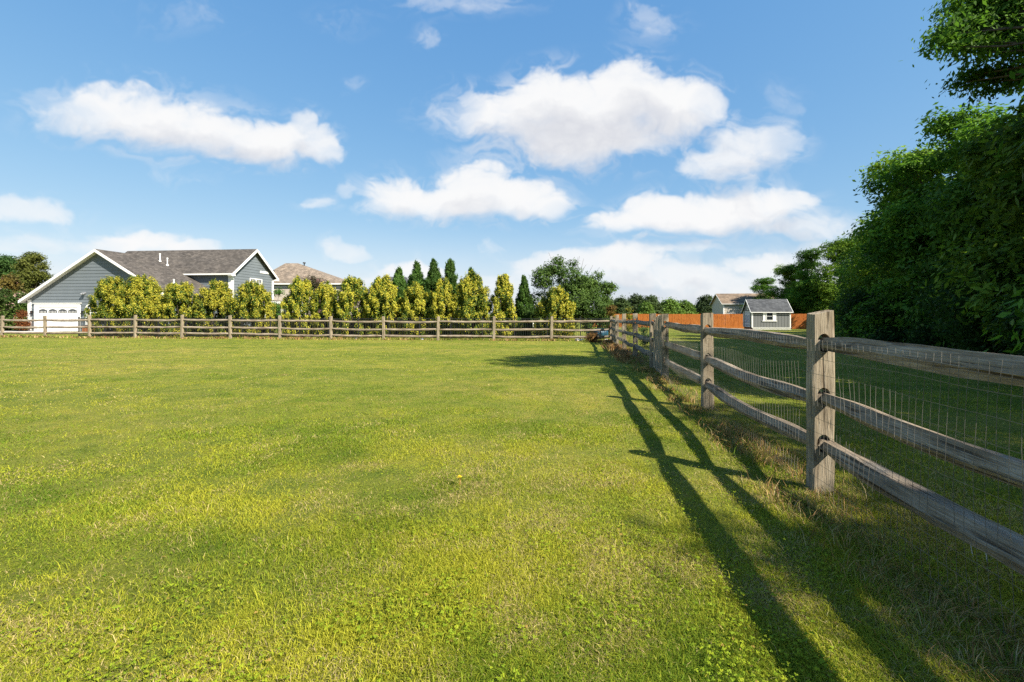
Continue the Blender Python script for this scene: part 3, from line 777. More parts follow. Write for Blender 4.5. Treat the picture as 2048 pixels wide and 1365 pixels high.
def evergreen(px, hw, top, dY, label, seed, base=None):
    Y = far_y(px) + dY; c = P(px, 628, Y); z0 = gz(c.x, c.y); W = 1.45 * hw * Y / F; H = EYE + (628 - top + 5) * Y / F - z0
    rng = np.random.default_rng(seed); r = empty('pointed_evergreen', (c.x, c.y, z0)); tag(r, label, 'evergreen', 'pointed evergreens behind the golden shrubs')
    npl = int(60 + 30 * H); cp = 24; per = 11; nc = npl * cp
    t = rng.random(npl) ** 1.1; ph = rng.uniform(0, 2 * np.pi, npl)
    prof = np.clip(1.0 - t, 0, 1) ** .95 * np.clip(t * 8 + .4, 0, 1) + .02
    rad = W * prof * rng.uniform(.3, 1.25, npl)
    ps = W * (.08 + .18 * np.clip(1 - t, .15, 1)) * rng.uniform(.7, 1.3, npl)
    j = np.repeat(np.arange(npl), cp); d = unit(rng.normal(0, 1, (nc, 3)))
    cen = np.stack([rad * np.cos(ph), rad * np.sin(ph), .05 + t * H * .95], 1)[j] + d * ps[j][:, None] * np.array([.8, .8, 1.35]) * (rng.random(nc) ** .5)[:, None]
    on = unit(d + .6 * np.stack([np.cos(ph), np.sin(ph), .5 + 0 * ph], 1)[j])
    k = np.repeat(np.arange(nc), per); n = len(k)
    pos = cen[k] + rng.normal(0, 1, (n, 3)) * np.array([.035, .035, .06])
    nr = on[k] * .6 + rng.normal(0, .6, (n, 3)); al = np.array([0, 0, 1.]) + on[k] * .7 + rng.normal(0, .3, (n, 3))
    u = rng.random((n, 1)); col = (np.array([.045, .11, .022]) * u + np.array([.12, .21, .04]) * (1 - u)) * (.55 + .7 * rng.random(npl)[j][k][:, None])
    s = .085 + .05 * rng.random(n)
    link('foliage', leaf_mesh('foliage', pos, nr, al, s, s * .4, col), M['leaf'], r)
    m = MB(); limb(m, (0, 0, -.05), (0, 0, H * .95), .06, .01, random.Random(seed)); m.build('trunk', M['bark'], r)
evergreen(797, 30, 541, 4.6, 'leftmost of the four pointed evergreens above the golden shrubs', 401)
evergreen(834, 31, 528, 4.8, 'second of the four pointed evergreens from the left', 402)
evergreen(867, 31, 523, 4.6, 'pointed evergreen between the second and the last of the four', 403)
evergreen(901, 31, 521, 4.9, 'last of the four pointed evergreens, nearest the dark golden shrub', 404)
evergreen(942, 22, 541, 5.0, 'evergreen tip just showing over the mostly green shrub', 405)
evergreen(1048, 21, 557, 4.2, 'single dark evergreen between the slim golden column and the broad tree', 406)
evergreen(755, 24, 560, 5.2, 'low evergreen peeping between two golden shrubs near the grey gable', 407)

def crown(name, rng, lobes, nclus, per, spread, size, aspect, pal, flat=.7, shell=.55, mat=None, parent=None, flowers=None):
    """leaf clumps spread through a set of lobes: rows (x, y, z, rx, ry, rz)"""
    lb = np.array(lobes, float); vol = lb[:, 3] * lb[:, 4] + lb[:, 4] * lb[:, 5]; pick = rng.choice(len(lb), nclus, p=vol / vol.sum())
    d = unit(rng.normal(0, 1, (nclus, 3))); rr = rng.uniform(shell ** 3, 1, nclus) ** (1 / 3.)
    rr *= .86 + .36 * rng.random(nclus) ** 2
    cen = lb[pick, :3] + d * lb[pick, 3:6] * rr[:, None]
    k = np.repeat(np.arange(nclus), per); n = len(k)
    pos = cen[k] + rng.normal(0, 1, (n, 3)) * np.array([1, 1, flat]) * spread * (.6 + .8 * rng.random(nclus)[k][:, None])
    nr = d[k] * .55 + rng.normal(0, .5, (n, 3)) + np.array([0, 0, .55]); al = d[k] * .7 + rng.normal(0, .6, (n, 3)) + np.array([0, 0, -.25])
    p = np.array(pal); w = rng.random((n, 1)); tone = np.clip(.5 * rng.random(nclus) ** 1.2 + .5 * rng.random(len(lb))[pick], 0, 1)[k][:, None]
    col = (p[0] * (1 - tone) + p[1] * tone) * (.7 + .6 * w)
    if flowers is not None:
        fr, fc = flowers; up = (d[:, 2] > -.1) & (rng.random(nclus) < fr); sel = up[k]; col[sel] = np.array(fc) * (.7 + .5 * rng.random((sel.sum(), 1)))
    s = size * (.7 + .6 * rng.random(n))
    return link(name, leaf_mesh(name, pos, nr, al, s, s * aspect, col), mat or M['leaf'], parent)

def lobes_round(rng, W, H, z0, n, lr=(.3, .5), squash=.8):
    """lobes filling an irregular rounded crown from z0 to H"""
    out_ = []
    for i in range(n):
        t = rng.random(); z = z0 + (H - z0) * t; prof = math.sin(math.pi * min(.97, .12 + .86 * t)) ** .7
        a = rng.uniform(0, 6.28); q = W * prof * math.sqrt(rng.random()) * .78; lr_ = W * rng.uniform(*lr)
        z = min(z, H - lr_ * squash * .9)
        out_.append((q * math.cos(a), q * math.sin(a), z, lr_, lr_, lr_ * squash))
    return out_

def tree(name, loc, W, H, z0, seed, pal, label, cat='tree', group=None, ncl=900, per=22, spread=.3, size=.16, asp=.5, nl=22, lr=(.28, .48), mat=None, trunk=.16, flowers=None, rz=0, lobes=None):
    rng = np.random.default_rng(seed); rnd = random.Random(seed)
    r = empty(name, loc, rz); tag(r, label, cat, group)
    lb = lobes or lobes_round(rng, W, H, z0, nl, lr)
    crown('crown', rng, lb, ncl, per, spread, size, asp, pal, mat=mat, parent=r, flowers=flowers)
    m = MB(); limb(m, (0, 0, -.2), (rnd.uniform(-.2, .2), rnd.uniform(-.2, .2), z0 + (H - z0) * .6), trunk, trunk * .35, rnd, 7, .04, 8)
    for q in lb[:14]:
        zb = min(q[2] * .8, z0 + (H - z0) * .55); limb(m, (0, 0, max(.3, zb * .75)), (q[0], q[1], q[2]), trunk * .35, .015, rnd, 5, .1, 5)
    m.build('trunk', M['bark'], r)
    return r

# broad green tree at the fence corner, with dead twigs
def broad_tree():
    Y = 28.2; c = P(1143, 628, Y); z0 = gz(c.x, c.y); s = Y / F
    def q(px, py, ddy, rx, rz): return ((px - 1143) * s, ddy, EYE + (628 - py) * s - z0, rx * s, rx * s, rz * s)
    lb = [q(1085,560,0,26,22),q(1080,610,.3,28,34),q(1110,535,0,22,16),q(1118,522,.2,10,9),q(1138,560,-.3,38,30),q(1165,575,0,36,28),q(1195,585,.2,34,24),
          q(1215,575,0,16,10),q(1180,615,-.4,42,34),q(1130,620,.5,45,40),q(1205,625,0,26,30),q(1150,600,-.6,40,36),q(1098,541,.3,24,10),q(1145,530,0,10,12),q(1196,549,0,8,7),q(1226,573,.1,9,6),q(1075,545,.2,9,8),q(1180,563,0,20,12), q(1190,650,-.5,36,22),q(1120,655,0,40,18)]
    r = tree('broad_tree', (c.x, c.y, z0), 2.6, 4.6, .6, 501, [(.04, .08, .018), (.12, .19, .04)], 'broad green tree with bare twigs on top at the far fence corner', ncl=3300, per=14, spread=.10, size=.12, lobes=[(a, b, c_, d * (.88 if d > .5 else 1.1), e * .9, f_ * (.88 if d > .5 else 1.1)) for a, b, c_, d, e, f_ in lb], trunk=.12)
    m = MB(); rnd = random.Random(5)
    for px, py in ((1098,505),(1116,508),(1146,521),(1155,515),(1158,514),(1168,517),(1172,530),(1184,532),(1198,536),(1140,519),(1062,551)):
        limb(m, (rnd.uniform(-.3, .3), 0, 2.2), ((px - 1143) * s, rnd.uniform(-.3, .3), EYE + (628 - py) * s - z0), .02, .006, rnd, 5, .06, 4)
    m.build('dead_twig', M['bark'], r)
broad_tree()

BROWNISH = [(.1, .05, .02), (.2, .11, .035)]
def small_plant(name, px, py_top, hw, Y, seed, pal, label, cat='plant', size=.08, ncl=120, per=14, flowers=None, z0f=.1, spread=.09):
    c = P(px, 628, Y); z0 = gz(c.x, c.y); H = max(.25, EYE + (628 - py_top) * Y / F - z0); W = hw * Y / F
    return tree(name, (c.x, c.y, z0), W, H, H * z0f, seed, pal, label, cat, None, ncl, per, spread, size, .55, 9, (.3, .5), None, .025, flowers)
small_plant('flowering_bush', 630, 552, 30, 33, 601, [(.03, .045, .02), (.09, .07, .035)], 'dark bush with pink flowers behind the small golden shrub', 'bush', ncl=420, size=.1, flowers=(.22, (.42, .2, .22)), spread=.16)
small_plant('flowering_bush', 716, 553, 34, 34, 602, [(.025, .04, .02), (.08, .06, .035)], 'purple-brown flowering bush behind the half-green shrub', 'bush', ncl=420, size=.1, flowers=(.16, (.3, .14, .17)), spread=.16)
small_plant('green_bush', 556, 568, 14, 36, 603, [(.05, .12, .02), (.11, .22, .04)], 'bright green bush beside the white corner of the upper gable', 'bush', ncl=260, size=.12, spread=.16)
small_plant('rusty_bush', 1222, 612, 12, 26.5, 604, [(.09, .06, .02), (.2, .13, .03)], 'rust-tinged bush at the right edge of the broad tree', 'bush', ncl=160)
small_plant('yellow_sapling', 1257, 618, 11, 27, 605, [(.15, .2, .02), (.33, .3, .03)], 'yellow-green sapling just outside the fence corner', 'sapling', ncl=90, per=12)
small_plant('leafy_weed', 1287, 655, 9, 19, 606, [(.03, .07, .02), (.06, .12, .03)], 'dark leafy weed seen between the rails left of the gate', 'weed', ncl=70, per=12, size=.07)
small_plant('wilted_bush', 1188, 668, 16, 22.6, 607, BROWNISH, 'wilted rust-coloured bush at the foot of the far fence', 'bush', ncl=90, per=10, size=.08)

# woodland on the right --------------------------------------------------
WP = [[(.022, .066, .01), (.18, .34, .04)], [(.036, .08, .012), (.22, .34, .04)], [(.022, .06, .012), (.14, .27, .036)]]
protos = []
def wood_proto(k, W, H, seed):
    rng = np.random.default_rng(seed); lb = lobes_round(rng, W, H, .4, 30, (.2, .40), .7)
    for i in range(12):                                     # leafy skirt down to the ground
        a = 6.28 * i / 12; lb.append((W * .72 * math.cos(a), W * .72 * math.sin(a), rng.uniform(.6, 2.4), W * .34, W * .34, W * .4))
    for i in range(16):                                     # and through the middle of the crown
        a = 6.28 * i / 16 + .2; lb.append((W * .66 * math.cos(a), W * .66 * math.sin(a), rng.uniform(2.2, 5.4), W * .34, W * .34, W * .3))
    return tree('woodland_tree', (0, 0, 0), W, H, .4, seed, WP[k % 3], 'x', 'tree', 'woodland trees on the right', 3100, 22, .17, .18, .44, 34, mat=M['dark'], trunk=.2, lobes=lb)
WOODS = [  # x, y, size, height factor, proto, turn, label
 (11.2, 5.2, 1.15, 1.38, 0, .3, 'tall tree just past the right edge whose branches hang into the top corner'),
 (15.4, 10.6, 1.2, 1.14, 1, 1.9, 'dark tree at the right edge above the nearest top rail'),
 (17.6, 14.6, 1.2, 1.24, 2, 4.0, 'tree behind the right-hand rails with its crown at two thirds of the picture height'),
 (18.8, 18.8, 1.22, 1.1, 0, 2.2, 'tree with feathery shoots on its left shoulder, high on the woodland edge'),
 (21.0, 23.2, 1.2, 1.03, 1, 3.3, 'leafy tree above the near post, first below the feathery shoulder'),
 (24.2, 28.0, 1.15, .97, 2, 5.2, 'dark tree reaching low to the right end of the orange fence'),
 (28.6, 34.0, 1.2, .92, 0, .9, 'tree with a ragged sunlit top, lower on the woodland edge'),
 (33.6, 41.0, 1.2, .9, 1, 4.4, 'woodland tree halfway down the slope of crowns behind the shed'),
 (39.5, 49.5, 1.15, .86, 2, 2.7, 'woodland tree rising directly right of the shed roof'),
 (43.4, 60.0, 1.5, 1.24, 1, 5.9, 'tall tree behind the orange fence where it meets the woodland'),
 (42.0, 64.0, 1.1, 1.16, 2, .9, 'pale green tree behind the right end of the shed'),
 (39.9, 62.5, 1.0, .86, 0, 3.7, 'dense green tree just above the orange fence right of the shed'),
 (40.6, 66.5, 1.1, .95, 1, 2.9, 'round light green tree over the shed ridge'),
 (40.2, 72.0, 1.1, .8, 2, 1.2, 'light green tree behind the tan house roof'),
 (47.0, 76.0, 1.2, .76, 2, 3.9, 'farthest light green tree of the woodland edge'),
 (17.5, 5.5, 1.3, 1.5, 1, 4.9, 'tree standing back of the tall edge tree at the right'),
 (21.5, 11.5, 1.3, 1.4, 2, .2, 'second-row woodland tree behind the dark right-edge tree'),
 (24.0, 17.0, 1.3, 1.25, 0, 3.0, 'second-row woodland tree showing over the feathery tree'),
 (26.5, 23.5, 1.25, 1.12, 1, 5.5, 'second-row woodland tree above the near post'),
 (31.0, 30.0, 1.2, 1.05, 2, 1.5, 'second-row tree behind the ragged sunlit top'),
 (37.0, 38.0, 1.2, 1.05, 0, 4.1, 'second-row woodland tree beyond the shed, tallest in the distance'),
 (44.0, 48.0, 1.2, 1.0, 1, 2.4, 'second-row tree far back among the woodland crowns'),
 (12.0, 2.0, 1.0, .95, 0, 2.2, 'broad woodland tree outside the picture beside the tall edge tree'),
 (11.3, -1.1, 1.1, 1.0, 2, 3.6, 'woodland tree outside the picture on the right that shades the far side of the rails'),
 (11.5, -3.7, 1.0, .98, 1, .7, 'woodland tree behind the viewpoint that shades the far side of the near rails'),
 (13.0, -8.0, 1.1, 1.05, 2, 2.7, 'tall woodland tree farthest behind the viewpoint'),
 (9.35, -4.4, 1.0, 1.0, 0, 1.7, 'slim tree behind the viewpoint that dapples the near grass'),
]
protos = [wood_proto(k, 3.0, 9.4, 700 + k) for k in range(3)]
used = set()
for i, (x, y, s, hf, k, rz, lab) in enumerate(WOODS):
    o = protos[k] if k not in used else copy_tree(protos[k]); used.add(k)
    o.location = (x, y, gz(x, y)); o.rotation_euler = (0, 0, rz); o.scale = (s, s, hf); o['label'] = lab

bush = tree('understory_bush', (0, 0, 0), 1.5, 2.3, .15, 730, [(.016, .04, .01), (.05, .1, .02)], 'low dark bush at the foot of the woodland trees', 'bush', 'undergrowth bushes along the woodland edge', 420, 20, .22, .13, .5, 14, (.3, .5), M['dark'], .05)
for i, (x, y, s) in enumerate([(11.8, 9.6, .9), (13.4, 12.6, 1), (14.9, 15.4, .9), (15.9, 18.4, 1.05), (16.9, 21.6, 1), (20.2, 25.2, 1.05), (23.4, 29.4, 1.1), (26.9, 34.6, 1.15), (31.1, 40.2, 1.2), (35.9, 47, 1.2), (40.3, 52.2, 1.25)]):
    o = bush if i == 0 else copy_tree(bush)
    o.location = (x, y, gz(x, y)); o.rotation_euler = (0, 0, i * 1.7); o.scale = (s, s, s * (.8 + .25 * (i % 3)))

# overhanging branches in the top right corner belong to the tall edge tree
def overhang():
    t = protos[0]
    inv = Matrix.LocRotScale(t.location, t.rotation_euler.to_quaternion(), t.scale).inverted()
    rng = np.random.default_rng(77); rnd = random.Random(77); m = MB(); lb = []
    for px, py, Y, r_ in ((1905,95,9.6,.33),(1890,70,9.7,.3),(1920,60,9.8,.4),(1950,85,9.6,.36),(1960,40,10,.5),(1990,20,10,.6),(1925,25,10.2,.4),(2000,75,9.8,.4),(2040,50,9.8,.6),(1985,105,9.5,.22),(2030,100,9.4,.3),(2050,5,9.8,.8),(1960,5,10,.5),
                          (1950,150,10.2,.3),(1975,165,10.2,.4),(2010,140,10.,.3),(2040,150,10,.4),(1930,165,10.3,.2)):
        p = P(px, py, Y); q = inv @ p; lb.append((q.x, q.y, q.z, r_, r_, r_ * .6))
        limb(m, inv @ Vector((13.0, 5.5, 5.2)), q, .05, .01, rnd, 6, .05, 5)
    o = crown('overhanging_branch', rng, lb, 640, 18, .11, .10, .42, WP[2], .6, .2, M['dark'], t)
    m.build('limb', M['bark'], t)
overhang()

# far trees over the orange fence
FT = [(1243, 596, 20, 92, 0, 'dark tree over the left end of the orange fence'), (1272, 591, 22, 96, 1, 'dark cedar-like tree second along the orange fence'), (1300, 593, 22, 90, 0, 'dark green tree behind the gate pickets'),
      (1292, 606, 14, 86, 2, 'bright green low tree tucked in front of the dark ones'), (1338, 600, 24, 92, 2, 'mid green rounded tree above the gatepost'), (1368, 603, 22, 95, 2, 'pale green rounded tree right of the gatepost'),
      (1390, 612, 16, 110, 0, 'small far tree in the dip of the treeline'), (1412, 594, 23, 98, 1, 'dark rounded tree left of the tan house'), (1440, 612, 12, 104, 0, 'low dark tree touching the tan house gable'),
      (1215, 600, 20, 96, 1, 'dark tree half hidden by the broad tree at the corner')]
FPAL = [[(.04, .07, .025), (.09, .13, .04)], [(.035, .06, .025), (.08, .115, .04)], [(.07, .13, .025), (.15, .23, .04)]]
for i, (px, top, hw, Y, k, lab) in enumerate(FT):
    c = P(px, 628, Y); z0 = gz(c.x, c.y); H = EYE + (628 - top) * Y / F - z0; W = 1.2 * hw * Y / F
    lb = [(W * .8 * math.sin(q * 2.4) * (1 - .65 * q / 26), W * .8 * math.cos(q * 2.4) * (1 - .65 * q / 26), .5 + (H - 1.0) * q / 25, W * (.42 - .2 * q / 26), W * (.42 - .2 * q / 26), W * .34) for q in range(26)]
    tree('far_tree', (c.x, c.y, z0), W, H, .3, 800 + i, FPAL[k], lab, 'tree', 'trees beyond the orange fence', 900, 16, .22, .34, .55, 16, trunk=.15, lobes=lb)
# trees at the left end
LT = [(18, 505, 34, 62, [(.03, .07, .02), (.075, .14, .03)], 'large dark green tree at the left edge of the picture', None), (62, 507, 30, 60, [(.06, .085, .02), (.15, .16, .035)], 'yellowish pine-like tree left of the garage roof', None),
      (-25, 520, 40, 64, [(.03, .065, .02), (.07, .12, .03)], 'green tree just outside the left edge', None), (150, 521, 14, 85, [(.035, .06, .025), (.07, .1, .035)], 'treetop showing over the garage roof slope', None),
      (18, 552, 26, 47, [(.07, .07, .02), (.2, .14, .03)], 'orange-tinged crape myrtle left of the garage', (.12, (.4, .22, .16))), (40, 590, 20, 45, [(.03, .07, .015), (.1, .15, .03)], 'bushy green tree with pale pink blossom beside the garage', (.1, (.5, .33, .28))), (-8, 580, 28, 45, [(.03, .06, .015), (.09, .13, .03)], 'leafy tree at the left edge above the driveway', (.06, (.45, .3, .26)))]
for i, (px, top, hw, Y, pal, lab, fl) in enumerate(LT):
    c = P(px, 628, Y); z0 = gz(c.x, c.y); H = EYE + (628 - top) * Y / F - z0; W = hw * Y / F
    tree('garden_tree', (c.x, c.y, z0), W, H, .5 if Y < 50 else H * .3, 850 + i, pal, lab, 'tree', None, 1300, 18, .2, .22, .5, 24, trunk=.18, flowers=fl)
small_plant('russet_shrub', 44, 622, 13, 42.2, 870, [(.1, .035, .015), (.2, .075, .025)], 'russet-brown clipped shrub at the left corner of the garage', 'shrub', ncl=360, size=.1, spread=.12)

# ------------------------------------------------------------------ buildings
def siding_wall(m, o, du, w0, w1, z0, top, lap=.2, proud=.022):
    """lapped boards on a wall through o along du; top(s) gives height of the wall at s"""
    o = Vector(o); du = Vector(du).normalized(); nn = Vector((du.y, -du.x, 0))
    zmax = max(top(w0 + (w1 - w0) * i / 200) for i in range(201)); z = z0
    S = [w0 + (w1 - w0) * i / 400 for i in range(401)]
    while z < zmax - .01:
        zt = min(z + lap, zmax)
        ok = [s for s in S if top(s) >= z + .004]
        okt = [s for s in S if top(s) >= zt - .004]
        if not ok: break
        a0, a1 = ok[0], ok[-1]; b0, b1 = (okt[0], okt[-1]) if okt else ((a0 + a1) / 2, (a0 + a1) / 2)
        q = [o + du * a0 + nn * proud, o + du * a1 + nn * proud, o + du * b1 + nn * .003, o + du * b0 + nn * .003]
        q = [Vector((p.x, p.y, h)) for p, h in zip(q, (z, z, zt, zt))]
        back = [o + du * a0, o + du * a1]; back = [Vector((p.x, p.y, z)) for p in back]
        m.add(q + back, [(0, 1, 2, 3), (4, 5, 1, 0)]); z = zt

def rake(m, a, b, w=.24, t=.05, drop=.0):
    """barge board hanging below the line a-b"""
    a = Vector(a); b = Vector(b); d = (b - a); n = Vector((d.y, -d.x, 0))
    up = Vector((0, 0, 1)); s = d.cross(up).normalized()
    vs = []
    for p in (a, b):
        for k in (-.5, .5):
            for z in (-w, 0): vs.append(p + s * (t * k) + up * (z - drop))
    m.add(vs, [(0,1,3,2),(4,6,7,5),(0,2,6,4),(1,5,7,3),(0,4,5,1),(2,3,7,6)])

def window(parent, o, du, w, h, mat_frame, cols=2, rows=2, fr=.09, arch=False, name='window'):
    """window frame + glazing on a wall: o is lower left corner"""
    o = Vector(o); du = Vector(du).normalized(); rz = math.atan2(du.y, du.x)
    m = MB(); y0, y1 = -.07, -.004
    m.box(-fr, 0, y0, y1, -fr, h + (0 if arch else fr)); m.box(w, w + fr, y0, y1, -fr, h + (0 if arch else fr)); m.box(0, w, y0, y1, -fr, 0)
    m.box(0, w, y0, y1, h, h + fr)
    if arch:
        k = 12; Rr = w / 2 + fr; ri = w / 2; cx = w / 2; asp = .55
        vs = []; fs = []
        for q in range(k + 1):
            a = math.pi * q / k
            for rr in (ri, Rr):
                for yy in (y0, y1): vs.append((cx + rr * math.cos(a), yy, h + fr + rr * math.sin(a) * asp))
        for q in range(k):
            b = q * 4; fs += [(b, b + 2, b + 6, b + 4), (b + 2, b + 3, b + 7, b + 6), (b + 1, b + 5, b + 7, b + 3), (b, b + 4, b + 5, b + 1)]
        m.add(vs, fs)
    for c in range(1, cols): x = w * c / cols; m.box(x - .018, x + .018, -.045, -.022, 0, h)
    for r_ in range(1, rows):
        z = h * r_ / rows
        for c in range(cols): m.box(w * c / cols + .019, w * (c + 1) / cols - .019, -.043, -.022, z - .018, z + .018)
    f = m.build(name, mat_frame, parent, o, (0, 0, rz))
    p = MB(); p.box(.0, w, -.02, -.006, 0, h)
    if arch:
        k = 12; p.add([(w / 2 + w / 2 * math.cos(math.pi * q / k), -.02, h + fr + w / 2 * math.sin(math.pi * q / k) * .55) for q in range(k + 1)], [tuple(range(k + 1))])
    p.build('pane', M['glass'], f)
    return f

def roof_part(parent, slabs, mat, name='roof', t=.12):
    m = MB()
    for s in slabs: m.slab(s, t)
    return m.build(name, mat, parent)

def house():
    ox, oy = -45.7, 43.0; z0 = gz(ox, oy); r = empty('grey_house', (ox, oy, z0), R(-6))
    tag(r, 'blue-grey two-storey house with white trim and wide garage gable', 'house')
    GW, RZ, EZ = 15.0, 7.46, 3.03; sl = (RZ - EZ) / 7.5; ov = .45
    V0 = 6.5; D = 7.0; MZ = 8.79; ME = 6.06; ms = (MZ - ME) / 3.5
    gtop = lambda s: RZ - abs(s - 7.5) * sl
    m = MB(); siding_wall(m, (0, 0, 0), (1, 0, 0), 0, GW, 0, gtop, .3, .03); m.build('garage_wall', M['siding'], r)
    m = MB(); m.box(0.01, GW, .01, V0 + 1, 0, EZ); m.build('side_wall', M['siding'], r)
    # garage roof
    lft = [(-ov, -ov, EZ - ov * sl), (7.5, -ov, RZ), (7.5, 8.25, RZ), (-ov, 8.25, EZ - ov * sl)]
    rgt = [(7.5, -ov, RZ), (GW + ov, -ov, EZ - ov * sl), (GW + ov, V0 + .2, EZ - ov * sl), (7.5, 8.25, RZ)]
    gr = roof_part(r, [[(x, y, z + .16) for x, y, z in q] for q in (lft, rgt)], M['roof'])
    m = MB(); c = .03
    for a, b in (((-ov, RZ - (7.5 + ov) * sl), (7.5, RZ)), ((7.5, RZ), (GW + ov, RZ - (7.5 + ov) * sl))):
        rake(m, (a[0], -ov - .03, a[1] + .13), (b[0], -ov - .03, b[1] + .13), .25, .05)
    m.build('rake_board', M['white'], gr)
    m = MB(); m.slab([(-ov, -ov + .02, lft[0][2] + .01), (7.5, -ov + .02, RZ + .01), (7.5, -.01, RZ + .01), (-ov, -.01, lft[0][2] + .01)], .04)
    m.slab([(7.5, -ov + .02, RZ + .01), (GW + ov, -ov + .02, lft[0][2] + .01), (GW + ov, -.01, lft[0][2] + .01), (7.5, -.01, RZ + .01)], .04); m.build('soffit', M['soffit'], gr)
    m = MB(); m.box(-ov - .06, -ov + .06, -ov, 8.2, lft[0][2] - .1, lft[0][2] + .1); m.box(GW + ov - .06, GW + ov + .06, -ov, V0, lft[0][2] - .1, lft[0][2] + .1); m.build('gutter', M['white'], gr)
    for u, v, h in ((8.25, 5.6, .95), (9.0, 5.7, .95), (12.6, 2.6, .5)):
        zz = RZ - (u - 7.5) * sl + .16; m = MB(); m.tube([(u, v, zz - .1), (u, v, zz + h * .75)], [.05, .05], 10); m.tube([(u, v, zz + h * .75), (u, v, zz + h * .83)], [.1, .08], 10); m.tube([(u, v, zz - .05), (u, v, zz + .14)], [.14, .07], 10); m.build('roof_vent', M['white'], gr)
    # corner boards
    m = MB(); m.box(-.03, .34, -.055, .0, 0, EZ - .05); m.build('corner_board', M['white'], r)
    # garage door
    f = MB(); x0, x1, h = 1.1, 5.25, 2.28
    f.box(x0 - .38, x0, -.1, -.035, 0, h + .34); f.box(x1, x1 + .3, -.1, -.035, 0, h + .34); f.box(x0, x1, -.1, -.035, h, h + .34)
    f.box(x0 - .5, x1 + .42, -.16, -.035, h + .341, h + .4)
    d = MB()
    for k in range(4): d.box(x0, x1, -.06, -.034, .58 * k + .01, .58 * k + .56)
    d.box(x0, x1, -.045, -.0335, 0, h)
    gd = d.build('garage_door', M['white'], r); f.build('door_frame', M['white'], gd)
    for k in range(4):
        cx = x0 + (k + .5) * (x1 - x0) / 4; w = .44; q = MB(); n = 10; zz = 1.74
        pts = [(cx - w, -.064, zz), (cx + w, -.064, zz)] + [(cx + w - 2 * w * i / n, -.064, zz + .24 + .12 * math.sin(math.pi * i / n)) for i in range(n + 1)]
        q.slab(pts, .003); wn = q.build('door_window', M['glass'], gd)
        q = MB()
        for i in range(1, 6): x = cx - w + 2 * w * i / 6; q.box(x - .01, x + .01, -.08, -.066, zz, zz + .2)
        q.box(cx - w - .03, cx - w, -.08, -.066, zz, zz + .24); q.build('muntin', M['white'], wn)
    window(r, (6.25, -.03, .75), (1, 0, 0), 1.05, 1.35, M['white'], 3, 4, .13, True, 'arched_window')
    for u in (.5, 5.85):
        m = MB(); m.box(u - .07, u + .07, -.2, -.06, 1.62, 1.9); m.box(u - .04, u + .04, -.06, -.03, 1.66, 1.95); m.box(u - .1, u + .1, -.23, -.05, 1.9, 1.94); m.build('wall_lantern', M['black'], r)
    m = MB(); m.box(5.85, 6.1, -.18, -.03, 3.55, 3.68); m.tube([(5.9, -.18, 3.55), (5.85, -.3, 3.45)], [.06, .09], 8); m.tube([(6.05, -.18, 3.55), (6.1, -.3, 3.45)], [.06, .09], 8); m.build('flood_light', M['greywall'], r)
    # main block
    u0, u1 = 0, 15.6
    m = MB(); m.box(u0, u1 - .02, V0 + .02, V0 + D, 0, ME - .02)
    siding_wall(m, (u0, V0, 0), (1, 0, 0), 0, u1 - u0, EZ - .3, lambda s: ME, .3, .03); m.build('front_wall', M['siding'], r)
    m = MB(); siding_wall(m, (u1, V0, 0), (0, 1, 0), 0, D, 0, lambda s: MZ - abs(s - 3.5) * ms, .3, .03); m.build('gable_wall', M['siding'], r)
    o2 = .42; e = ME - o2 * ms
    fr = [(u0 - .1, V0 - o2, e), (u1 + o2, V0 - o2, e), (u1 + o2, V0 + 3.5, MZ), (u0 - .1, V0 + 3.5, MZ)]
    bk = [(u0 - .1, V0 + 3.5, MZ), (u1 + o2, V0 + 3.5, MZ), (u1 + o2, V0 + D + o2, e), (u0 - .1, V0 + D + o2, e)]
    mr = roof_part(r, [[(x, y, z + .17) for x, y, z in q] for q in (fr, bk)], M['roof'])
    m = MB()
    rake(m, (u1 + o2 + .03, V0 - o2, e + .14), (u1 + o2 + .03, V0 + 3.5, MZ + .14), .3, .05); rake(m, (u1 + o2 + .03, V0 + 3.5, MZ + .14), (u1 + o2 + .03, V0 + D + o2, e + .14), .3, .05)
    m.box(u1 - .05, u1 + o2 + .055, V0 - o2 - .04, V0 + .0, e - .12, e + .06); m.box(u1 - .05, u1 + o2 + .055, V0 + D, V0 + D + o2 + .04, e - .12, e + .06); m.build('rake_board', M['white'], mr)
    m = MB(); m.box(7.5, u1 + o2, V0 - o2 - .1, V0 - o2 + .02, e, e + .14); m.build('gutter', M['white'], mr)
    m = MB(); m.box(u0, u1 + o2 - .03, V0 - o2 + .03, V0 - .01, e - .03, e + .02); m.build('soffit', M['soffit'], mr)
    for bx in ((u1 - .3, u1 + .05, V0 - .06, V0 - .032, 3, e - .03), (u1 + .032, u1 + .06, V0 - .031, V0 + .3, 2.5, e - .12), (u1 + .032, u1 + .06, V0 + D - .28, V0 + D + .03, 0, e - .12)):
        m = MB(); m.box(*bx); m.build('corner_board', M['white'], r)
    for k in (0, 1): window(r, (u1 + .03, V0 + 2.9 + k * 1.02, 4.4), (0, 1, 0), .84, 1.15, M['white'], 3, 3, .1)
    m = MB(); m.box(u1 + .032, u1 + .07, V0 + 4.55, V0 + 6.15, 6.35, 6.6); m.build('trim_board', M['white'], r)
    m = MB(); m.tube([(9.9, V0 - .3, e - .1), (9.9, V0 - .55, e - .2)], [.1, .14], 10); m.build('flood_light', M['white'], r)
    # lower wing seen past the garage on the left
    m = MB(); m.box(-9.6, -.05, 10.2, 17, 0, 5.35); m.build('wing_wall', M['siding'], r)
    ex0, ex1, ey0, ey1, ez, rz = -10.1, .3, 9.7, 17.5, 5.4, 7.2; yc = (ey0 + ey1) / 2; xa = ex0 + 3.6
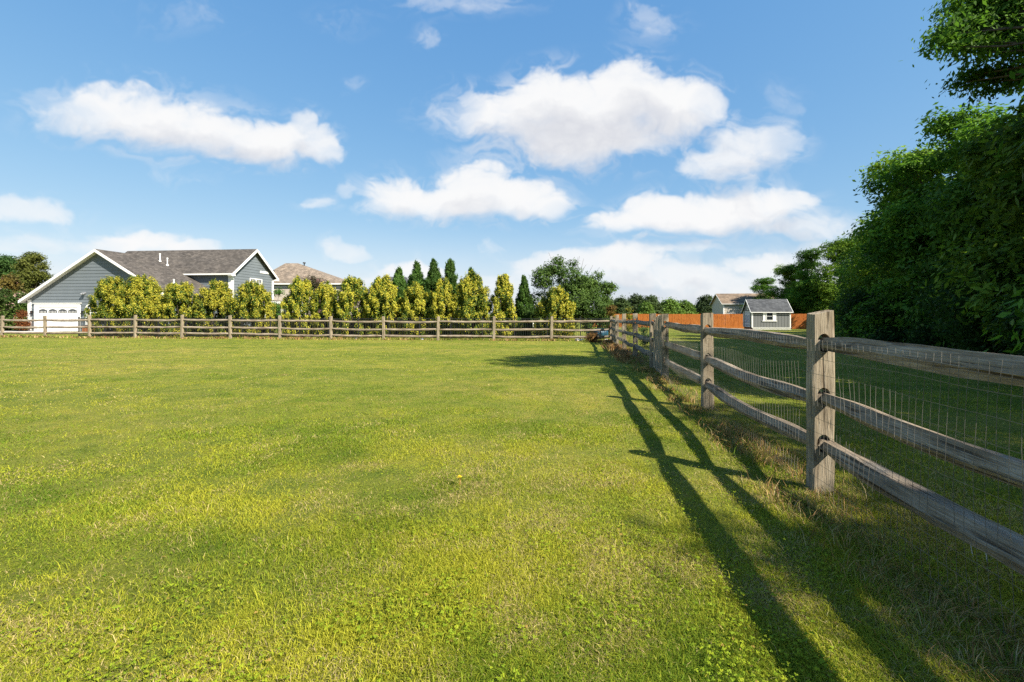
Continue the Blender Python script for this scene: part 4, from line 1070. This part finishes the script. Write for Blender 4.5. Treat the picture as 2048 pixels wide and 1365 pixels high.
    wr = roof_part(r, [[(ex0, ey0, ez), (ex1, ey0, ez), (ex1, yc, rz), (xa, yc, rz)], [(xa, yc, rz), (ex1, yc, rz), (ex1, ey1, ez), (ex0, ey1, ez)], [(ex0, ey1, ez), (ex0, ey0, ez), (xa, yc, rz)]], M['roof'], 'wing_roof')
    m = MB(); m.box(ex0 - .1, ex1, ey0 - .12, ey0, ez - .2, ez - .02); m.build('gutter', M['white'], wr)
    # screened porch on the right
    px0, px1, v0, v1 = u1 + .1, 18.7, 10.6, 14.5
    pr = MB(); pr.slab([(px0, v0 - .35, 3.28), (px1 + .35, v0 - .35, 3.05), (px1 + .35, v1, 3.05), (px0, v1, 3.28)], .1); por = pr.build('porch_roof', M['roof'], r)
    m = MB(); m.box(px0, px1 + .36, v0 - .42, v0 - .36, 2.82, 3.06); m.box(px1 + .36, px1 + .42, v0 - .4, v1, 2.82, 3.06); m.box(px0, px1, v0 - .05, v0 + .08, 2.6, 2.8)
    for x in (px0 + .05, px0 + .95, px0 + 1.9, px1 - .12): m.box(x - .08, x + .12, v0 - .05, v0 + .1, 0, 2.6)
    for v in (v0 + 1.9, v1): m.box(px1 - .18, px1, v - .1, v + .1, 0, 2.8)
    m.box(px0, px1, v0 - .04, v0 + .06, .75, .85); m.build('porch_frame', M['white'], por)
    m = MB(); m.box(px0, px1 - .05, v0 + .11, v0 + .13, 0, 2.6); m.box(px1 - .1, px1 - .08, v0 + .15, v1 - .12, 0, 2.6); m.build('screen', M['glass'], por)
house()

def brown_house():
    Y = 74; c = P(500, 628, Y); z0 = gz(c.x, Y); r = empty('brick_house', (c.x, Y, z0)); tag(r, 'brown-roofed brick house behind the grey house', 'house')
    W = 190 * Y / F; ez = EYE + 61 * Y / F - z0; D = 11.; rz = EYE + 101 * (Y + D / 2) / F - z0; ra = 3; rb = W - 10.2
    m = MB(); m.box(.4, W - .4, .4, D, 0, ez - .9); m.build('wall', M['brick'], r)
    m = MB(); m.box(.4, W - .4, .395, .6, ez - .899, ez - .05); m.build('frieze', M['greywall'], r)
    rf = roof_part(r, [[(0, 0, ez), (W, 0, ez), (rb, D / 2, rz), (ra, D / 2, rz)], [(W, 0, ez), (W, D, ez), (rb, D / 2, rz)], [(W, D, ez), (0, D, ez), (ra, D / 2, rz), (rb, D / 2, rz)], [(0, D, ez), (0, 0, ez), (ra, D / 2, rz)]], M['roof_brown'])
    m = MB(); m.box(-.05, W + .05, -.12, -.01, ez - .2, ez - .02); m.build('gutter', M['white'], rf)
    for u, v in ((rb + 1.2, D / 2 - .3), (rb - 2.7, 2.2)):
        zz = rz - abs(v - D / 2) * (rz - ez) / (D / 2) - max(0, u - rb) * .33; m = MB(); m.tube([(u, v, zz - .2), (u, v, zz + .6)], [.1, .1], 8); m.tube([(u, v, zz + .55), (u, v, zz + .75)], [.28, .2], 8); m.build('roof_vent', M['black'], rf)
brown_house()

def small_far_house(name, pxl, pxr, eave, ridge, Y, label, roof_m, wall_m, hip):
    a = P(pxl, 628, Y); W = (pxr - pxl) * Y / F; z0 = gz(a.x, Y); r = empty(name, (a.x, Y, z0)); tag(r, label, 'house')
    ez = EYE + (628 - eave) * Y / F - z0; D = 8.; rz = EYE + (628 - ridge) * (Y + 4) / F - z0
    m = MB(); m.box(.3, W - .3, .3, D, 0, ez - .02); m.build('wall', wall_m, r)
    k = W * hip
    roof_part(r, [[(0, 0, ez), (W, 0, ez), (W - k, D / 2, rz), (k, D / 2, rz)], [(W, D, ez), (0, D, ez), (k, D / 2, rz), (W - k, D / 2, rz)], [(0, D, ez), (0, 0, ez), (k, D / 2, rz)], [(W, 0, ez), (W, D, ez), (W - k, D / 2, rz)]], roof_m)
    m = MB(); m.box(-.03, W + .03, -.1, -.01, ez - .2, ez - .02); m.build('gutter', M['white'], r)
small_far_house('distant_house', 740, 830, 585, 554, 95, 'distant house whose grey roof peak shows between golden shrubs', M['roof_grey'], M['greywall'], .3)
small_far_house('distant_house', 5, 110, 598, 578, 70, 'low tan-roofed house behind the trees left of the garage', M['roof_tan'], M['tan'], .12)

def gable_house(name, o, rz_, W, D, EZ, RZ, ov, roof_m, wall_fn, label, cat):
    """ridge along local X; front wall at local Y=0"""
    r = empty(name, o, rz_); tag(r, label, cat); s = (RZ - EZ) / (D / 2)
    wall_fn(r, W, D, EZ, RZ, s)
    e = EZ - ov * s; t = .06
    rf = roof_part(r, [[(-ov, -ov, e + t), (W + ov, -ov, e + t), (W + ov, D / 2, RZ + t), (-ov, D / 2, RZ + t)], [(-ov, D / 2, RZ + t), (W + ov, D / 2, RZ + t), (W + ov, D + ov, e + t), (-ov, D + ov, e + t)]], roof_m, t=.07)
    m = MB()
    for x in (-ov - .02, W + ov + .02):
        rake(m, (x, -ov, e + .05), (x, D / 2, RZ + .05), .11, .03); rake(m, (x, D / 2, RZ + .05), (x, D + ov, e + .05), .11, .03)
    m.box(-ov, W + ov, -ov - .03, -ov - .005, e - .05, e + .04); m.build('trim', M['white'], rf)
    return r

def shed():
    Y = 50.5; c = P(1504, 628, Y); z0 = gz(c.x, c.y) - .02
    def walls(r, W, D, EZ, RZ, s):
        m = MB(); m.box(.02, W - .02, .02, D - .02, .28, EZ - .02); k = int(W / .3)
        for i in range(k): m.box(W * i / k + .012, W * (i + 1) / k - .012, -.004, .019, .28, EZ - .03)     # grooved sheet siding
        m.add([(0, 0, EZ - .03), (0, D, EZ - .03), (0, D / 2, RZ - .03), (.05, 0, EZ - .03), (.05, D, EZ - .03), (.05, D / 2, RZ - .03)], [(0, 2, 1), (3, 4, 5), (0, 1, 4, 3), (1, 2, 5, 4), (2, 0, 3, 5)])
        m.add([(W, 0, EZ - .03), (W, D, EZ - .03), (W, D / 2, RZ - .03), (W - .05, 0, EZ - .03), (W - .05, D, EZ - .03), (W - .05, D / 2, RZ - .03)], [(0, 1, 2), (3, 5, 4), (0, 3, 4, 1), (1, 4, 5, 2), (2, 5, 3, 0)])
        m.box(-.005, .02, .0, D, .28, EZ - .03); m.build('wall', M['siding2'], r)
        for bx in ((-.03, .09, -.035, -.006, .28, EZ - .04), (W - .09, W + .03, -.035, -.006, .28, EZ - .04), (-.045, -.031, -.035, .09, .28, EZ - .04), (-.04, -.012, D - .1, D + .02, .28, EZ - .04)):
            m = MB(); m.box(*bx); m.build('corner_trim', M['white'], r)
        m = MB()
        for i in range(int(W / .13)):
            x = .13 * i; m.beam((x, -.02, .0), (x + .26, -.02, .27), .012, .035); m.beam((x + .26, -.034, .0), (x, -.034, .27), .012, .035)
        m.box(0, W, -.05, -.041, .25, .29); m.build('lattice_skirt', M['white'], r)
        m = MB(); m.box(.05, W - .05, .05, D - .05, -.1, .275); m.build('base', M['black'], r)
        w = window(r, (1.5, -.012, 1.12), (1, 0, 0), .62, .82, M['white'], 1, 2, .06)
        for x in (1.12, 2.19):
            m = MB(); m.box(x, x + .3, -.05, -.013, 1.04, 1.98); m.build('shutter', M['white'], r)
        m = MB(); m.box(1.05, 2.57, -.07, -.013, .95, 1.035); m.build('window_box', M['white'], r)
        d = MB(); d.box(-.03, -.008, .5, D - .62, .3, 2.05); dr = d.build('door', M['bluedoor'], r)
        t = MB(); y0, y1 = .5, D - .62; n = 4
        for i in range(n + 1): y = y0 + (y1 - y0) * i / n; t.box(-.05, -.031, y - .035, y + .035, .3, 2.05)
        for z in (.32, .62, 1.72, 2.0):
            for i in range(n): t.box(-.05, -.031, y0 + (y1 - y0) * i / n + .036, y0 + (y1 - y0) * (i + 1) / n - .036, z, z + .06)
        t.build('door_frame', M['white'], dr)
        m = MB(); yc = D / 2 - .05; m.box(-.04, -.008, yc - .17, yc + .17, EZ + .1, EZ + .5); gl = m.build('gable_vent', M['white'], r)
        m = MB(); m.box(-.045, -.041, yc - .1, yc + .1, EZ + .17, EZ + .43); m.build('louvre', M['black'], gl)
    gable_house('garden_shed', (c.x, c.y, z0), R(-8.6), 3.95, 2.7, 2.13, 3.4, .18, M['roof_grey'], walls, 'grey garden shed with white shutters and a blue door', 'shed')
shed()

def tan_house():
    Y = 74.; c = P(1447, 628, Y); z0 = gz(c.x, c.y)
    def walls(r, W, D, EZ, RZ, s):
        m = MB(); siding_wall(m, (0, 0, 0), (1, 0, 0), 0, W, 0, lambda q: EZ, .3, .025); m.box(.01, W, .01, D, 0, EZ - .02)
        siding_wall(m, (0, D, 0), (0, -1, 0), 0, D, 0, lambda q: RZ - abs(q - D / 2) * s, .3, .025); m.build('wall', M['tan'], r)
        m = MB(); m.box(-.05, .12, -.06, -.026, 0, EZ - .1); m.box(-.06, -.026, -.06, .1, 0, EZ - .1); m.build('corner_trim', M['white'], r)
        window(r, (.85, -.03, .75), (1, 0, 0), .9, 1.15, M['white'], 2, 2, .08); window(r, (2.6, -.03, 1.1), (1, 0, 0), 1.2, 1.0, M['white'], 2, 2, .1)
    gable_house('tan_house', (c.x, c.y, z0), R(-9), 8.0, 6.6, EYE + 20 * Y / F - z0 + .12, EYE + 39.5 * (Y + 3.3) / F - z0, .35, M['roof_tan'], walls, 'tan-sided house with a brown roof behind the orange fence', 'house')
tan_house()

def orange_fence():
    A = P(1180, 628, 64); B = P(1700, 628, 53.5); A.z = B.z = 0; d = B - A; Ln = d.length; d.normalize(); A0 = A.copy(); z0 = gz(A.x, A.y)
    r = empty('privacy_fence', (A.x, A.y, z0), math.atan2(d.y, d.x)); tag(r, 'orange-stained board privacy fence beyond the far lawn', 'fence')
    n = round(Ln / 2.44); w = Ln / n
    rnd = random.Random(3)
    for i in range(n):
        m = MB(); k = 17; p = A + d * (w * (i + .5)); zz = gz(p.x, p.y) - z0
        for j in range(k):
            x0 = w * j / k + .004; x1 = w * (j + 1) / k - .004; y = rnd.uniform(-.007, .007); h = 1.83 + rnd.uniform(-.012, .012)
            m.add([(x0, y, 0), (x1, y, 0), (x1, y, h - .04), (x1 - .03, y, h), (x0 + .03, y, h), (x0, y, h - .04), (x0, y + .018, 0), (x1, y + .018, 0), (x1, y + .018, h - .04), (x1 - .03, y + .018, h), (x0 + .03, y + .018, h), (x0, y + .018, h - .04)],
                  [(0,1,2,3,4,5), (11,10,9,8,7,6), (0,6,7,1), (1,7,8,2), (2,8,9,3), (3,9,10,4), (4,10,11,5), (5,11,6,0)])
        for z in (.3, 1.5): m.box(0, w, .03, .07, z, z + .09)
        m.build('panel', M['cedar'], r, (w * i, 0, zz))
        pm = MB(); pm.box(-.045, .045, .072, .16, -.1, 1.8); pm.build('post', M['cedar'], r, (w * i, 0, zz))
orange_fence()

# driveway by the garage
def driveway():
    xs = np.linspace(-75, -40.2, 30); ys = np.linspace(36.5, 42.9, 12); X, Y = np.meshgrid(xs, ys); Y = Y - (X + 45.7) * .105
    v = np.stack([X, Y, g(X, Y) + .03], -1).reshape(-1, 3); w = 30
    i = (np.arange(11)[:, None] * w + np.arange(29)[None]).ravel(); me = np_mesh('driveway', v, [np.stack([i, i + 1, i + 1 + w, i + w], 1)])
    tag(link('driveway', me, M['concrete']), kind='structure')
driveway()

# ------------------------------------------------------------------ small things
def barrel():
    Y = 25.6; c = P(1200, 628, Y); r = empty('blue_barrel', (c.x, Y, gz(c.x, Y)), R(25)); tag(r, 'dark blue plastic barrel lying behind the fence under the broad tree', 'barrel')
    m = MB(); prof = [(-.42, .2), (-.4, .26), (-.2, .285), (0, .295), (.2, .285), (.4, .26), (.42, .2)]
    m.tube([(x, 0, .29) for x, q in prof], [q for x, q in prof], 18); m.build('drum', M['teal'], r, smooth_=True)
    m = MB()
    for x in (-.2, .2): m.tube([(x - .02, 0, .29), (x + .02, 0, .29)], [.3, .3], 18)
    m.build('hoop', M['teal'], r)
barrel()
def tub(px, py, Y, label, mat):
    c = P(px, py, Y); r = empty('tub', (c.x, Y, gz(c.x, Y))); tag(r, label, 'tub')
    m = MB(); m.tube([(0, 0, 0), (0, 0, .03), (0, 0, .3), (0, 0, .34), (0, 0, .34), (0, 0, .06)], [.2, .24, .29, .33, .29, .22], 14); m.build('body', mat, r)
    m = MB(); m.tube([(-.3, 0, .3), (-.2, 0, .45), (0, 0, .5), (.2, 0, .45), (.3, 0, .3)], [.012] * 5, 6); m.build('handle', M['black'], r)
tub(1183, 655, 26.2, 'teal tub beside the dark blue barrel', M['teal_light'])
def planter():
    c = P(180, 628, 41.4); z = gz(c.x, c.y); r = empty('planter_box', (c.x, c.y, z), R(-6)); tag(r, 'terracotta-coloured planter box below the arched window', 'planter')
    m = MB(); m.slab([(-.55, -.2, .48), (.55, -.2, .48), (.55, .2, .48), (-.55, .2, .48)], .48); m.build('body', M['terracotta'], r)
    m = MB(); m.box(-.6, .6, -.25, -.202, .42, .52); m.box(-.6, .6, .202, .25, .42, .52); m.box(-.6, -.552, -.2, .2, .42, .52); m.box(.552, .6, -.2, .2, .42, .52); m.build('rim', M['terracotta'], r)
planter()
def chair():
    c = P(1063, 628, 34); z = gz(c.x, c.y); r = empty('garden_chair', (c.x, c.y, z), R(10)); tag(r, 'white garden chair on the grass beyond the black metal fence', 'chair')
    m = MB(); m.box(-.26, .26, -.25, .25, .4, .44); m.build('seat', M['white'], r)
    m = MB(); m.slab([(-.26, .26, .45), (.26, .26, .45), (.26, .36, .95), (-.26, .36, .95)], .03); m.build('backrest', M['white'], r)
    for x in (-.23, .23):
        for y in (-.22, .22): m = MB(); m.box(x - .025, x + .025, y - .025, y + .025, -.02, .399); m.build('leg', M['white'], r)
        m = MB(); m.box(x - .03, x + .03, -.25, .26, .62, .65); m.box(x - .025, x + .025, -.24, -.19, .441, .619); m.build('armrest', M['white'], r)
chair()
def stones():
    rnd = random.Random(11)
    for px, s, lab in ((1155, .13, 'pale stone at the fence foot under the broad tree'), (1164, .11, 'smaller pale stone right beside the one under the broad tree'), (1212, .12, 'pale stone near the fence corner post'), (845, .1, 'pale stone under the rails left of the middle posts'), (712, .09, 'pale stone below the half-green golden shrub')):
        Y = far_y(px) + .35; c = P(px, 628, Y); bm = bmesh.new(); bmesh.ops.create_icosphere(bm, subdivisions=3, radius=s)
        for v in bm.verts:
            d = mnoise.noise(v.co * 9 + Vector((px, 0, 0))); v.co *= 1 + .35 * d; v.co.z *= .6
        me = bpy.data.meshes.new('stone'); bm.to_mesh(me); bm.free()
        o = link('stone', me, M['stone'], None, (c.x, c.y, gz(c.x, c.y) + s * .3), (0, 0, rnd.uniform(0, 6))); tag(o, lab, 'stone', 'pale stones under the far fence')
stones()
def dandelion():
    Y = F * EYE / (974 - 628); c = P(919, 628, Y); z = gz(c.x, c.y); r = empty('dandelion', (c.x, c.y, z)); tag(r, 'single yellow dandelion in the middle of the lawn', 'flower')
    m = MB(); m.tube([(0, 0, -.01), (.004, 0, .03), (.002, .003, .062)], [.002] * 3, 5); m.build('stem', M['grass'] if False else M['terracotta'], r)
    m = MB()
    for k in range(34):
        a = 2.4 * k; q = .004 + .014 * (k / 34) ** .6; up = .012 * (1 - k / 34)
        ca, sa = math.cos(a), math.sin(a)
        m.add([(0, 0, .062), (q * ca - .003 * sa, q * sa + .003 * ca, .066 + up), (q * 1.3 * ca, q * 1.3 * sa, .064 + up), (q * ca + .003 * sa, q * sa - .003 * ca, .066 + up)], [(0, 1, 2, 3)])
    m.build('petals', M['yellow'], r)
dandelion()
def seedheads():
    for px, py, Y, h, lab in ((1940, 1083, 2.35, .33, 'taller straw-coloured plantain seed head before the lowest rail'), (1968, 1080, 2.3, .34, 'plantain seed head standing nearest the right edge')):
        top = P(px, py, Y); z = gz(top.x, Y); h = top.z - z; r = empty('plantain', (top.x, Y, z)); tag(r, lab, 'weed', 'plantain seed heads by the lowest rail')
        m = MB(); m.tube([(.02, 0, -.01), (.012, .004, h * .5), (0, 0, h)], [.0022, .002, .0016], 5); m.build('stem', M['stone'], r)
        m = MB(); m.tube([(0, 0, h - .012), (0, 0, h - .004), (.001, 0, h + .012), (.001, 0, h + .02)], [.003, .009, .008, .002], 8); m.build('seed_head', M['straw_head'] if 'straw_head' in M else M['post'], r)
seedheads()
print('objects', len(bpy.data.objects))
